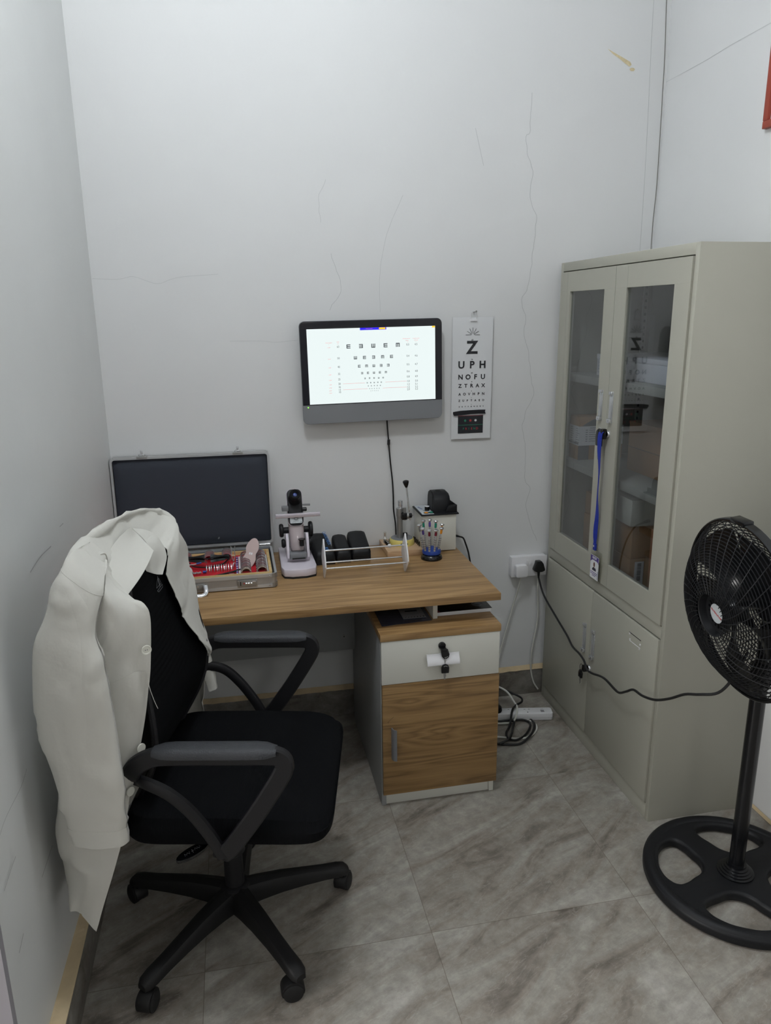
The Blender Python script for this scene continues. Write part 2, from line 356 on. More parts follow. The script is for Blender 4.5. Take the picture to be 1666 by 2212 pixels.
    def text(s, txt, size, m, mtx, align='CENTER', bold=0.0, depth=0.0003, sx=1.0):
        c = bpy.data.curves.new('t', 'FONT'); c.body = txt; c.size = size; c.align_x = align; c.align_y = 'CENTER'
        c.extrude = depth; c.offset = bold; c.resolution_u = 3
        o = bpy.data.objects.new('t', c); me = bpy.data.meshes.new_from_object(o)
        vs = [mtx @ Vector((v.co.x*sx, v.co.y, v.co.z)) for v in me.vertices]; fs = [list(p.vertices) for p in me.polygons]
        bpy.data.objects.remove(o); bpy.data.curves.remove(c); bpy.data.meshes.remove(me)
        return s.add(vs, fs, m)
    def build(s, name, parent=None, local=False, ang=35):
        me = bpy.data.meshes.new(name)
        inv = None
        if parent is not None and not local: inv = wm(parent).inverted()
        vs = [(inv @ v) if inv else v for v in s.v]
        me.from_pydata([tuple(v) for v in vs], [], s.f)
        for mm in s.mats: me.materials.append(M[mm] if isinstance(mm, str) else mm)
        me.polygons.foreach_set('material_index', s.mi)
        me.validate(); me.polygons.foreach_set('use_smooth', [True]*len(me.polygons))
        bm = bmesh.new(); bm.from_mesh(me); bmesh.ops.remove_doubles(bm, verts=bm.verts, dist=1e-6); bmesh.ops.recalc_face_normals(bm, faces=bm.faces); bm.to_mesh(me); bm.free()
        me.set_sharp_from_angle(angle=math.radians(ang))
        o = bpy.data.objects.new(name, me); COL.objects.link(o)
        if parent is not None: o.parent = parent
        return o
def wm(o):
    m = Matrix.LocRotScale(o.location, o.rotation_euler, o.scale)
    return wm(o.parent) @ m if o.parent else m
def spline(P, sub=6, closed=False):
    out = []; n = len(P)
    if n < 3 and not closed: return P
    for i in range(n if closed else n-1):
        if closed: p0, p1, p2, p3 = P[(i-1) % n], P[i], P[(i+1) % n], P[(i+2) % n]
        else: p0 = P[i-1] if i > 0 else P[0]*2-P[1]; p1, p2 = P[i], P[i+1]; p3 = P[i+2] if i+2 < n else P[n-1]*2-P[n-2]
        for k in range(sub):
            t = k/sub
            out.append(.5*((2*p1)+(-p0+p2)*t+(2*p0-5*p1+4*p2-p3)*t*t+(-p0+3*p1-3*p2+p3)*t**3))
    if not closed: out.append(P[-1].copy())
    return out
def lerp(a, b, t): return a+(b-a)*t
def thing(name, label, cat, loc=(0, 0, 0), rz=0.0, group=None):
    o = bpy.data.objects.new(name, None); o.empty_display_size = .05; COL.objects.link(o)
    o.location = loc; o.rotation_euler = (0, 0, rz); return tag(o, label, cat, group)
def tag(o, label, cat, group=None):
    o['label'] = label; o['category'] = cat
    if group: o['group'] = group
    return o
def struct(o, label=None):
    o['kind'] = 'structure'
    if label: o['label'] = label
    return o
def rrect(w, h, r, n=5, cx=0, cy=0):
    out = []
    for sx, sy, a0 in ((1, 1, 0), (-1, 1, 90), (-1, -1, 180), (1, -1, 270)):
        for k in range(n+1):
            a = math.radians(a0+90*k/n); out.append((cx+sx*(w/2-r)+r*math.cos(a), cy+sy*(h/2-r)+r*math.sin(a)))
    return out
def dup(root, loc=None, label=None, group=None, mtx=None):
    r = root.copy(); COL.objects.link(r)
    if loc is not None: r.location = loc
    if label: r['label'] = label
    if group: r['group'] = group
    for ch in list(root.children):
        c = ch.copy(); COL.objects.link(c); c.parent = r
        for g in list(ch.children):
            d = g.copy(); COL.objects.link(d); d.parent = c
    return r
XW = lambda x, y, z, rz=0: Matrix.Translation((x, y, z)) @ Matrix.Rotation(rz, 4, 'Z')
# text facing -y (towards the camera), standing upright, at (x,y,z)
def TF(x, y, z, roll=0): return Matrix.Translation((x, y, z)) @ Matrix.Rotation(math.pi/2, 4, 'X') @ Matrix.Rotation(roll, 4, 'Z')
# text facing -x
def TX(x, y, z, roll=0): return Matrix.Translation((x, y, z)) @ Matrix.Rotation(-math.pi/2, 4, 'Z') @ Matrix.Rotation(math.pi/2, 4, 'X') @ Matrix.Rotation(roll, 4, 'Z')

# ================================================================== SETTING
RX = 2.142; H = 3.35; YB = -5.8
def slab(name, lo, hi, m, bev=0): return struct(MB().box(lo, hi, m, bev).build(name))
slab('floor', (-2.7, YB, -0.05), (RX+.1, 0.1, 0), 'floor')
wb = slab('wall_back', (-0.15, 0, 0), (RX+.1, 0.12, H), 'wall')
wr = slab('wall_right', (RX, YB, 0), (RX+.12, 0.0, H), 'wall')
# left wall: leans a little out of square, ends at a doorway
LW = [(0.0, 0.0), (-0.030, -1.10), (-0.040, -1.566), (-0.16, -1.566), (-0.16, 0.0)]
wl = struct(MB().prism(LW, 0, H, 'wall_left').build('wall_left'))
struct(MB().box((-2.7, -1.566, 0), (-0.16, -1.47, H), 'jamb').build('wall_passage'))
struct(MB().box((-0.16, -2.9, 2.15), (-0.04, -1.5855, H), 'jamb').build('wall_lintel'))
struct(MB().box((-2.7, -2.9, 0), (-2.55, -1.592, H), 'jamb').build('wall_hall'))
struct(MB().box((-2.7, YB, 0), (-0.04, -2.9, H), 'wall').build('wall_near_left'))
slab('wall_front', (-0.15, YB-.1, 0), (RX+.1, YB, H), 'wall')
slab('ceiling', (-2.7, YB-.1, H), (RX+.1, 0.12, H+.05), 'wall')
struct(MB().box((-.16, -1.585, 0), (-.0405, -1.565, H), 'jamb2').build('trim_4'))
# skirtings of floor tile; unpainted mortar line above them
struct(MB().box((0.0, -0.012, 0), (RX, 0.0, 0.120), 'skirt', .0015).build('baseboard_back'))
mb = MB(); xs = [0.0+i*0.03 for i in range(73)]
top = [0.139+0.005*noise.noise(Vector((x*3, 0, 0)))+.003*noise.noise(Vector((x*19, 3, 0))) for x in xs]
bot = [0.119+.004*noise.noise(Vector((x*31, 7, 0))) for x in xs]
mb.grid([[Vector((x, -.002, t)) for x, t in zip(xs, top)], [Vector((x, -.0135, t)) for x, t in zip(xs, bot)]], 'tan', .0015)
struct(mb.build('trim_1'))
struct(MB().box((-0.05, -1.575, 0), (0.001, -0.012, 0.118), 'skirt', .0015).build('baseboard_left'))
struct(MB().prism([(0.001, -.012), (-0.0005, -1.575), (-0.05, -1.575), (-.03, -.012)], 0.118, 0.1215, 'tan').build('trim_2'))
mb = MB(); ys = [-0.93-i*.04 for i in range(60)]
mb.grid([[Vector((RX-.001, y, .010+.006*noise.noise(Vector((y*5, 0, 1))))) for y in ys], [Vector((RX-.008, y, .0005)) for y in ys]], 'tan', .002)
struct(mb.build('trim_3'))
# strip of render beside the right corner, stepping down
mb = MB()
JP = [(2.119, 2.777), (2.129, 2.595), (2.131, 2.508), (2.134, 2.374), (2.137, 2.144), (2.133, 2.007), (2.134, 1.84)]
mb.tube([(x, -.0008, z) for x, z in JP], .0016, 'crackdark', seg=6, sub=4)
mb.tube([(x, .0002, z) for x, z in [(2.068, 2.774), (2.071, 2.623), (2.079, 2.372), (2.084, 2.142), (2.086, 1.88)]], .0011, 'crack', seg=5, sub=4)
mb.build('joint_line', wb)
# hairline cracks and marks in the back wall
def crack(pts, wd, m='crack', jag=.006, parent=wb, wall='back', sub=8, seed=0):
    P = spline([Vector((a, 0, b)) for a, b in pts], sub); k = MB(); V = []
    for i, p in enumerate(P):
        n = noise.noise(Vector((p.x*30+seed, p.z*30, 5)))*jag; p.x += n
    for i in range(len(P)-1):
        a, b = P[i], P[i+1]; d = (b-a).normalized(); s = Vector((-d.z, 0, d.x))*wd/2
        q = [a-s, b-s, b+s, a+s]
        if wall == 'back': k.add([(v.x, -.0006, v.z) for v in q], [[0, 1, 2, 3]], m)
        elif wall == 'right': k.add([(RX-.0008, v.x, v.z) for v in q], [[0, 1, 2, 3]], m)
        else: k.add([(-.0285*min(-v.x/1.1, 1)-max(0, -v.x-1.1)*.0203+.0012, v.x, v.z) for v in q], [[0, 1, 2, 3]], m)
    return k.build('crack', parent)
C1 = [(1.605, 2.448), (1.602, 2.322), (1.59, 2.3), (1.599, 2.229), (1.62, 2.179), (1.611, 2.09), (1.642, 2.016), (1.635, 1.925), (1.62, 1.778), (1.595, 1.715), (1.612, 1.644), (1.606, 1.587), (1.631, 1.505), (1.647, 1.406), (1.658, 1.346), (1.627, 1.271), (1.614, 1.203), (1.634, 1.106), (1.634, 0.99), (1.657, 0.953), (1.648, 0.853), (1.701, 0.72)]
crack(C1, .0016, 'crack')
crack([(0.833, 2.136), (0.805, 2.076), (0.81, 1.991)], .0010, seed=3)
crack([(0.841, 1.884), (0.88, 1.765), (0.831, 1.683)], .0014, seed=5)
crack([(1.118, 2.089), (1.062, 1.972), (1.028, 1.825), (1.026, 1.674)], .0010, jag=.002, seed=9)
crack([(1.39, 2.322), (1.425, 2.196)], .0016, jag=.002, seed=2)
crack([(0.003, 1.798), (0.086, 1.795), (0.143, 1.804), (0.219, 1.78), (0.293, 1.801), (0.432, 1.812)], .0008, seed=4)
crack([(0.461, 1.577), (0.576, 1.575), (0.629, 1.57), (0.708, 1.576)], .0008, seed=4)
crack([(-0.001, 2.505), (-0.256, 2.507), (-0.412, 2.513), (-0.7, 2.515)], .0012, parent=wr, wall='right')
for P, wd in (([(-1.314, 0.717), (-1.364, 0.706), (-1.465, 0.708), (-1.522, 0.697)], .0014), ([(-1.226, 0.449), (-1.274, 0.446), (-1.32, 0.443)], .0022), ([(-1.452, 0.603), (-1.476, 0.601), (-1.534, 0.591)], .002), ([(-1.475, 0.435), (-1.511, 0.422)], .003), ([(-0.909, 1.1), (-1.009, 1.104), (-1.101, 1.096)], .0025), ([(-0.764, 1.122), (-0.805, 1.123)], .002)):
    o = crack(P, wd, 'scuff', jag=.004, parent=wl, wall='left'); o.name = 'scuff_mark'
mb = MB()
ST = [(1.895, 2.606), (1.924, 2.594), (1.954, 2.582), (1.990, 2.567), (1.996, 2.558), (1.988, 2.551), (1.969, 2.561), (1.944, 2.576), (1.92, 2.588)]
mb.add([(x, -.0008, z) for x, z in ST], [list(range(len(ST)))], 'stain')
mb.add([(2.0+.011*math.cos(a*.6), -.0008, 2.542+.006*math.sin(a*.6)) for a in range(10)], [list(range(10))], 'stain')
mb.build('stain', wb)
# red-brown frame at the right edge of the picture, on the right wall
t = thing('wall_frame', 'red-brown wooden frame high on the right wall above the steel cabinet', 'picture frame', (RX, -.78, 2.21))
mb = MB()
for lo, hi in (((RX-.018, -.97, 2.21), (RX, -.61, 2.232)), ((RX-.018, -.97, 2.67), (RX, -.61, 2.692)), ((RX-.018, -.632, 2.2322), (RX, -.61, 2.6698)), ((RX-.018, -.97, 2.2322), (RX, -.948, 2.6698))): mb.box(lo, hi, 'redwood', .002)
mb.build('frame', t)
MB().box((RX-.008, -.947, 2.233), (RX-.002, -.633, 2.669), 'paper').build('backing_panel', t)

# ================================================================== STEEL CABINET
CX, CY0, CY1, CH = 1.737, -0.927, -0.030, 1.85
cab = thing('steel_cabinet', 'tall grey-beige steel cabinet with two glass doors above two solid doors', 'cabinet', (1.937, -.478, 0))
X0 = CX+.004; X1 = 2.136; T = .02
def cpart(name, boxes, m='cab', bev=.0008, parent=cab):
    b = MB()
    for lo, hi in boxes: b.box(lo, hi, m, bev)
    return b.build(name, parent)
cpart('side_panel', [((X0, CY0, 0), (X1, CY0+T, CH))])
cpart('side_panel', [((X0, CY1-T, 0), (X1, CY1, CH))])
cpart('top_panel', [((X0, CY0+T, 1.818), (X1, CY1-T, CH))])
cpart('back_panel', [((X1-.012, CY0+T, .05), (X1, CY1-T, 1.818))], 'cabin')
cpart('bottom_panel', [((X0+.02, CY0+T, .045), (X1-.012, CY1-T, .058))], 'cabin')
cpart('divider_panel', [((X0, CY0+T, .660), (X1-.012, CY1-T, .702))])
cpart('plinth', [((X0, CY0+T, 0), (X0+.02, CY1-T, .058))])
cpart('shelf', [((1.77, CY0+T, 1.404), (X1-.012, CY1-T, 1.4335)), ], 'cabin', .001)
cpart('shelf', [((1.77, CY0+T, 1.062), (X1-.012, CY1-T, 1.0915)), ], 'cabin', .001)
for y in (CY0+T+.004, CY1-T-.004):
    b = MB(); b.box((X1-.05, y-.003, .71), (X1-.03, y+.003, 1.81), 'cabin')
    for k in range(40): b.box((X1-.044, y-.0036, .74+k*.026), (X1-.036, y+.0036, .75+k*.026), 'gap')
    b.build('shelf_rail', cab)
# glass doors
def glass_door(y0, y1, g0, g1, foldy):
    d = cpart('door', [((CX-.002, y0, .706), (CX+.018, y1, .79)), ((CX-.002, y0, 1.742), (CX+.018, y1, 1.814)),
                       ((CX-.002, y0, .7902), (CX+.018, g0, 1.7418)), ((CX-.002, g1, .7902), (CX+.018, y1, 1.7418))], bev=0)
    b = MB()
    for y in foldy: b.box((CX-.0024, y-.0005, .708), (CX-.0016, y+.0005, 1.812), 'cabin')
    b.build('pressed_seam', d)
    MB().box((CX+.005, g0-.002, .788), (CX+.008, g1+.002, 1.744), 'glass').build('glass_pane', d)
    return d
dN = glass_door(-0.9055, -0.4785, -0.826, -0.552, (-.556,))
dF = glass_door(-0.4765, -0.0520, -0.402, -0.130, (-.106,))
def lower_door(y0, y1):
    return cpart('door', [((CX-.002, y0, .062), (CX+.016, y1, .655))])
lN = lower_door(-0.9055, -0.4595); lF = lower_door(-0.4575, -0.0520)
for z0, z1 in ((.6555, .6598), (.7022, .7058), (.058, .0618), (1.8142, 1.8178)):
    pass
# label slot pressed into the near lower door
b = MB(); b.box((CX-.0026, -.808, .6090), (CX-.0015, -.732, .6115), 'gap'); b.box((CX-.0030, -.806, .580), (CX-.0015, -.738, .583), 'white', .0005)
for y, z in ((-.736, .606), (-.804, .594), (-.740, .586), (-.802, .579)): b.cyl((CX-.003, y, z), (CX-.001, y, z), .004, 'white', 10)
b.build('label_slot', lN)
def handle(y, z0, z1, parent):
    b = MB()
    b.box((CX-.0045, y-.011, z0), (CX-.002, y+.011, z1), 'chrome', .001)
    b.box((CX-.0075, y-.0085, z0+.016), (CX-.0046, y+.0085, z1-.016), 'alu', .0025)
    b.box((CX-.014, y-.0105, z0), (CX-.0046, y+.0105, z0+.015), 'chrome', .002)
    b.box((CX-.011, y-.0105, z1-.012), (CX-.0046, y+.0105, z1), 'chrome', .002)
    b.build('handle', parent)
handle(-.430, 1.293, 1.402, dF); handle(-.505, 1.293, 1.402, dN)
handle(-.418, .392, .510, lF); handle(-.489, .392, .510, lN)
def lock(y, z, parent):
    b = MB(); b.lathe([(0, -.002), (.012, -.002), (.012, .006), (.010, .009), (.0085, .009), (.0085, .007), (0, .007)], 'chrome', seg=24, mtx=TX(CX, y, z))
    b.build('lock', parent)
lock(-.497, 1.254, dN); lock(-.470, .345, lN)

# things inside the cabinet
def tbox(name, label, cat, lo, hi, m, rz=0.0, bev=.002, group=None, extra=None):
    cx, cy = (lo[0]+hi[0])/2, (lo[1]+hi[1])/2
    t = thing(name, label, cat, (cx, cy, lo[2]), rz, group)
    hx, hy, hz = (hi[0]-lo[0])/2, (hi[1]-lo[1])/2, hi[2]-lo[2]
    b = MB(); b.box((-hx, -hy, 0), (hx, hy, hz), m, bev); b.build('box_body', t, local=True)
    if extra: extra(t, hx, hy, hz)
    return t
def whitebox_extra(t, hx, hy, hz):
    b = MB(); b.box((-hx-.0012, -hy-.001, hz-.016), (hx+.001, hy+.0012, hz+.001), 'white', .001); b.build('lid', t, local=True)
    b = MB(); y1 = hy-.012
    for k in range(5): b.box((-hx-.0009, y1-.08, .012+k*.012), (-hx, y1, .0127+k*.012), 'inkgrey')
    for k in range(4): b.box((-hx-.0009, y1-k*.0265-.0006, .012), (-hx, y1-k*.0265, .0605), 'inkgrey')
    for k in range(4): b.text('OD', .008, 'inkgrey', Matrix.Translation((-hx-.001, y1-.066, .018+k*.012)) @ TX(0, 0, 0), depth=.0001)
    b.build('printed_table', t, local=True)
tbox('white_carton', 'flat white cardboard box on the top shelf of the glass cabinet', 'box', (1.825, -.715, 1.4337), (2.09, -.205, 1.512), 'white', extra=whitebox_extra)
def wrapbox(t, hx, hy, hz):
    b = MB()
    b.box((-hx-.0006, -hy-.0006, .058), (hx, hy, .135), 'paper'); b.build('printed_wrap', t, local=True)
    b = MB(); rnd = random.Random(4)
    for k in range(7):
        z = .126-k*.0088; b.box((-hx-.0012, hy-.012-.03*rnd.uniform(.5, 1), z), (-hx-.0004, hy-.012, z+.0016), 'inkgrey')
        b.box((-hx-.0012, hy-.058-.032*rnd.uniform(.5, 1), z-.002), (-hx-.0004, hy-.058, z-.0004), 'inkgrey')
        if k: b.box((-hx+.028, -hy-.0012, z+.001), (-hx+.036, -hy-.0004, z+.0035), 'inkgrey'); b.box((-hx+.042, -hy-.0012, z+.001), (-hx+.042+.05*rnd.uniform(.5, 1), -hy-.0004, z+.0028), 'inkgrey')
        else: b.box((-hx+.045, -hy-.0012, z+.001), (-hx+.12, -hy-.0004, z+.0028), 'inkgrey')
    for k in range(9): b.box((-hx-.0012, -hy+.003+k*.011, .062), (-hx-.0004, -hy+.009+k*.011, .070), 'ink' if k < 3 else 'inkgrey')
    b.build('small_print', t, local=True)
    b = MB(); b.box((-hx-.0008, -hy-.0008, .0), (-hx+.045, -hy+.0005, .0575), 'cartondark'); b.prism([(-hx+.012, .136), (-hx+.15, .136), (-hx+.15, .170), (-hx+.10, .1715), (-hx+.055, .160), (-hx+.03, .147)], -hy-.0009, -hy+.0003, 'cartondark', axis='Y')
    b.build('grey_print', t, local=True)
tbox('cardboard_box', 'brown cardboard box with a white wraparound label, left of the middle shelf', 'box', (1.80, -.140, 1.0917), (1.99, -.054, 1.2637), 'carton', extra=wrapbox)
def flap(t, hx, hy, hz):
    b = MB(); b.box((-hx-.0008, -hy-.0004, hz*.48), (hx, hy+.0004, hz*.487), 'cartondark'); b.build('lid_seam', t, local=True)
tbox('cardboard_box', 'wide brown cardboard box at the right of the middle shelf, set back from the edge', 'box', (1.90, -.865, 1.0917), (2.115, -.345, 1.275), 'carton', extra=flap)
def stack(lo, hi, z0, hs, lab, dx=.0):
    for i, h in enumerate(hs):
        o = tbox('cardboard_box', lab[i], 'box', (lo[0]+dx*i, lo[1], z0), (hi[0]+dx*i, hi[1], z0+h-.0006), 'carton', rz=(.0, .02, -.03)[i % 3], group=None)
        z0 += h
    return o
stack((1.835, -.395), (2.10, -.155), .7022, (.088, .088, .088), ('lowest of three brown cartons stacked behind the left glass door, cabinet bottom', 'middle one of three brown cartons stacked behind the left glass door, cabinet bottom', 'topmost of three brown cartons stacked behind the left glass door, cabinet bottom'))
def bar(t, hx, hy, hz):
    b = MB(); b.box((-hx+.02, -hy-.0008, .0), (-hx+.055, -hy, .105), 'paper'); rnd = random.Random(2)
    for k in range(16): b.box((-hx+.03, -hy-.0012, .012+k*.0055), (-hx+.045, -hy-.0006, .012+k*.0055+rnd.uniform(.0012, .004)), 'ink')
    b.build('barcode_label', t, local=True)
tbox('cardboard_box', 'brown carton with a white barcode label, bottom of the stack behind the right glass door', 'box', (1.80, -.590, .7022), (1.96, -.43, .8188), 'carton', extra=bar)
tbox('cardboard_box', 'brown carton standing on the barcode carton and under the plastic wrapped box', 'box', (1.80, -.590, .8194), (1.96, -.43, .9388), 'carton', rz=.015)
t = tbox('wrapped_box', 'white box wrapped in crumpled clear plastic on top of the cartons', 'box', (1.79, -.600, .9396), (2.00, -.42, 1.035), 'whitelaminate', rz=-.03, bev=.004)
b = MB(); rows = []
for i in range(15):
    a = i/14; row = []
    for j in range(41):
        q = j/40*4; s = int(min(q, 3.999)); f = q-s
        cs = [(-.108, -.093), (.108, -.093), (.108, .093), (-.108, .093), (-.108, -.093)]
        x = lerp(cs[s][0], cs[s+1][0], f); y = lerp(cs[s][1], cs[s+1][1], f); n = noise.noise(Vector((x*30, y*30, a*6)))*.006+.004
        row.append(Vector((x*(1+n*6), y*(1+n*6), -.004+.104*a+(n if i == 0 else 0)*2)))
    rows.append(row)
b.grid(rows, 'clearplastic'); b.build('plastic_wrap', t, local=True)
t = thing('wooden_board', 'narrow reddish-brown board standing upright beside the cartons', 'board', (1.82, -.722, .7022))
MB().box((1.80, -.735, .7022), (1.985, -.708, .965), 'brownboard', .002).build('board', t)
t = thing('folded_papers', 'small brown folded papers at the right end of the middle shelf', 'papers', (1.80, -.79, 1.0917))
b = MB()
for k, (a, c) in enumerate(((.25, 'tan'), (-.1, 'tan'), (.5, 'brownboard'), (-.35, 'tan'))):
    mt = Matrix.Translation((1.80, -.745, 1.094+k*.004)) @ Matrix.Rotation(a-1.2, 4, 'Z') @ Matrix.Rotation(-.15-.12*k, 4, 'Y')
    b.grid([[mt @ Vector((.09*i/6, -.014+.028*j/3, .004*math.sin(i*1.3+j))) for j in range(4)] for i in range(7)], c, .001)
b.build('paper_strips', t)

# keys, lanyard, badge
def key(name, label, loc, parent=None):
    t = thing(name, label, 'key', loc)
    b = MB(); hp = [(-.011, -.016), (.011, -.016), (.012, .004), (.008, .013), (0, .016), (-.008, .013), (-.012, .004)]
    b.prism(hp, -.003, .003, 'blackgloss', axis='X', bev=.001); b.build('key_head', t, local=True)
    b = MB(); b.prism([(-.004, -.016), (-.004, -.040), (-.001, -.046), (.004, -.042), (.0025, -.036), (.0045, -.031), (.003, -.026), (.004, -.016)], -.0009, .0009, 'steel', axis='X'); b.build('key_blade', t, local=True)
    return t
t = thing('door_keys', 'black-headed keys on a ring in the upper cabinet lock', 'keys', (CX-.02, -.475, 1.24))
b = MB(); b.cyl((CX-.010, -.497, 1.254), (CX-.004, -.497, 1.254), .006, 'blackgloss'); b.box((CX-.030, -.500, 1.236), (CX-.009, -.482, 1.272), 'blackgloss', .003); b.build('inserted_key', t)
b = MB(); b.tube([(CX-.020-.0*a, -.468+.017*math.cos(a), 1.256+.017*math.sin(a)) for a in [i*math.pi/8 for i in range(16)]], .0013, 'chrome', seg=6, closed=True, sub=2); b.build('key_ring', t)
b = MB(); b.prism([(-.485, 1.208), (-.449, 1.208), (-.446, 1.238), (-.452, 1.262), (-.466, 1.270), (-.480, 1.262), (-.486, 1.238)], CX-.026, CX-.016, 'blackgloss', axis='X', bev=.002); b.build('key_head', t)
b = MB(); b.prism([(-.471, 1.208), (-.460, 1.208), (-.461, 1.194), (-.457, 1.187), (-.463, 1.180), (-.460, 1.170), (-.466, 1.160), (-.473, 1.170), (-.469, 1.180), (-.474, 1.190), (-.470, 1.198)], CX-.022, CX-.020, 'steel', axis='X'); b.build('key_blade', t)
t = thing('lanyard', 'blue twisted lanyard hanging from the upper cabinet lock', 'lanyard', (CX-.016, -.49, 1.25))
P = spline([Vector(v) for v in ((CX-.022, -.494, 1.262), (CX-.030, -.493, 1.254), (CX-.028, -.488, 1.20), (CX-.022, -.486, 1.12), (CX-.018, -.478, 1.03), (CX-.016, -.480, .96), (CX-.015, -.474, .90), (CX-.013, -.472, .845), (CX-.013, -.471, .822))], 6)
b = MB(); rows = []
for i, q in enumerate(P):
    tw = .35*math.sin(i*.22); hw = .0095 if i < 40 else .008
    rows.append([q+Vector((math.sin(tw)*hw*s, -math.cos(tw)*hw*s, 0)) for s in (-1, -.3, .3, 1)])
b.grid(rows, 'lanyard', .0016); b.build('strap', t)
b = MB(); b.box((CX-.0165, -.480, .822), (CX-.0095, -.463, .848), 'lanyard', .001); b.cyl((CX-.018, -.4715, .838), (CX-.0095, -.4715, .838), .004, 'chrome', 12); b.build('clasp', t)
t = thing('id_badge', 'clear plastic holder with a purple and white staff card hanging from the blue lanyard', 'badge', (CX-.01, -.483, .72))
BM = Matrix.Translation((CX-.012, -.484, .767)) @ Matrix.Rotation(-math.pi/2, 4, 'Z') @ Matrix.Rotation(math.pi/2, 4, 'X')   # local x right, y up, z to viewer
b = MB(); b.prism(rrect(.082, .118, .010, cy=-.002), -.003, .0005, 'clearplastic', mtx=BM, bev=.0008); b.build('plastic_holder', t)
b = MB(); b.prism(rrect(.016, .022, .003, cx=.010, cy=.058), -.001, .0006, 'film', mtx=BM); b.build('tab', t)
b = MB(); b.prism(rrect(.062, .088, .002, cx=-.006, cy=-.010), .0008, .0014, 'paper', mtx=BM)
b.prism([(-.0365, .033), (.0245, .033), (.0245, .008), (.020, .014), (.012, .017), (-.020, .017), (-.030, .012), (-.0365, .006)], .0015, .0017, 'violet', mtx=BM)
b.text('RECSY', .0115, 'paper', BM @ XW(-.006, .0255, .0019), bold=.0004, depth=.0001)
b.prism(rrect(.032, .036, .001, cx=-.006, cy=-.004), .0017, .0019, 'paper', mtx=BM)
b.prism([(-.021, -.022), (.009, -.022), (.008, -.014), (.001, -.010), (-.004, -.013), (-.010, -.010), (-.018, -.014)], .0020, .0022, 'navy', mtx=BM)
b.prism([(-.006+.0058*math.cos(a*.4), .001+.0095*math.sin(a*.4)) for a in range(16)], .0023, .0025, 'skin', mtx=BM)
b.prism([(-.0085, -.0125), (-.0035, -.0125), (-.0035, -.007), (-.0085, -.007)], .0021, .00225, 'skin', mtx=BM)
b.box((-.034, -.0315, .0015), (.018, -.0290, .0017), 'violet', mtx=BM); b.box((-.034, -.0375, .0015), (.016, -.0350, .0017), 'violet', mtx=BM); b.box((-.020, -.0435, .0015), (.006, -.0410, .0017), 'violet', mtx=BM); b.box((.0205, -.050, .0015), (.0225, -.018, .0017), 'violet', mtx=BM)
b.build('staff_card', t)
t = thing('door_keys', 'black-headed keys hanging at the lower cabinet lock behind the fan cable', 'keys', (CX-.02, -.455, .33))
b = MB(); b.box((CX-.030, -.476, .334), (CX-.009, -.458, .358), 'blackgloss', .003); b.cyl((CX-.010, -.470, .345), (CX-.009, -.470, .345), .006, 'blackgloss'); b.build('inserted_key', t)
b = MB(); b.tube([(CX-.024, -.448+.012*math.cos(a), .340+.014*math.sin(a)) for a in [i*math.pi/6 for i in range(12)]], .0011, 'blackgloss', seg=6, closed=True, sub=2); b.build('key_ring', t)
b = MB(); b.prism([(-.455, .296), (-.431, .296), (-.430, .316), (-.437, .328), (-.449, .328), (-.456, .316)], CX-.028, CX-.020, 'blackgloss', axis='X', bev=.002); b.build('key_head', t)
b = MB(); b.prism([(-.447, .296), (-.440, .296), (-.439, .284), (-.443, .268), (-.448, .276), (-.445, .284)], CX-.025, CX-.023, 'steel', axis='X'); b.build('key_blade', t)

# ================================================================== DESK
DZ = .752; DX1 = 1.306; DY = -.634
desk = thing('office_desk', 'office desk with walnut-look top, white drawer and wooden cupboard door on the right', 'desk', (.65, -.32, 0))
MB().box((.012, DY, DZ-.025), (DX1, -.004, DZ), 'deskwood', .0008).build('desktop', desk)
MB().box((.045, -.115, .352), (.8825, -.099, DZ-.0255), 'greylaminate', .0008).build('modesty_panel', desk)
b = MB(); b.cyl((.838, -.1175, .412), (.838, -.1149, .412), .0075, 'steel', 16); b.box((.834, -.1182, .411), (.842, -.1174, .413), 'gap'); b.box((.837, -.1182, .408), (.839, -.1174, .416), 'gap'); b.build('screw', desk)
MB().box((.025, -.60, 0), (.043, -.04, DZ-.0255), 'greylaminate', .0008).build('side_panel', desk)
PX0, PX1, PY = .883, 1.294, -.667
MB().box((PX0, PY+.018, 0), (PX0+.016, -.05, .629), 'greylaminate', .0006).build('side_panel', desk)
MB().box((PX1-.018, PY+.018, 0), (PX1-.002, -.05, .629), 'whitelaminate', .0006).build('side_panel', desk)
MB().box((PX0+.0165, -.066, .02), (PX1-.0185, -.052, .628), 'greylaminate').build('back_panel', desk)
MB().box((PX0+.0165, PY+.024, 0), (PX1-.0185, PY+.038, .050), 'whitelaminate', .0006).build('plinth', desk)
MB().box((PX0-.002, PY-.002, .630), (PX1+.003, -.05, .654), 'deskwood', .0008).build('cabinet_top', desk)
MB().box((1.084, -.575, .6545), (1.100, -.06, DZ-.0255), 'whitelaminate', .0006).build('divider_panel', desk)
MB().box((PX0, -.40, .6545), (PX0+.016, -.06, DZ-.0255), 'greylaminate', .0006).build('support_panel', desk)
dr = MB().box((PX0+.001, PY, .4735), (PX1-.001, PY+.0165, .6285), 'whitelaminate', .0006).build('drawer', desk)
b = MB(); rows = []
for i in range(9):
    a = i/8; z = .5715-.036*a; y = -.012+.007*math.cos(a*math.pi*1.1)
    rows.append([Vector((x, PY+y, z)) for x in (1.036, 1.040, 1.09, 1.144, 1.148)])
b.grid(rows, 'white', .0022); b.build('handle', dr)
b = MB(); b.lathe([(0, -.001), (.0125, -.001), (.0125, .006), (.010, .008), (0, .008)], 'blackgloss', seg=24, mtx=TF(1.090, PY, .598)); b.build('lock', dr)
door = MB().box((PX0+.003, PY, .0515), (PX1+.002, PY+.0165, .4715), 'doorwood', .0006).build('cupboard_door', desk)
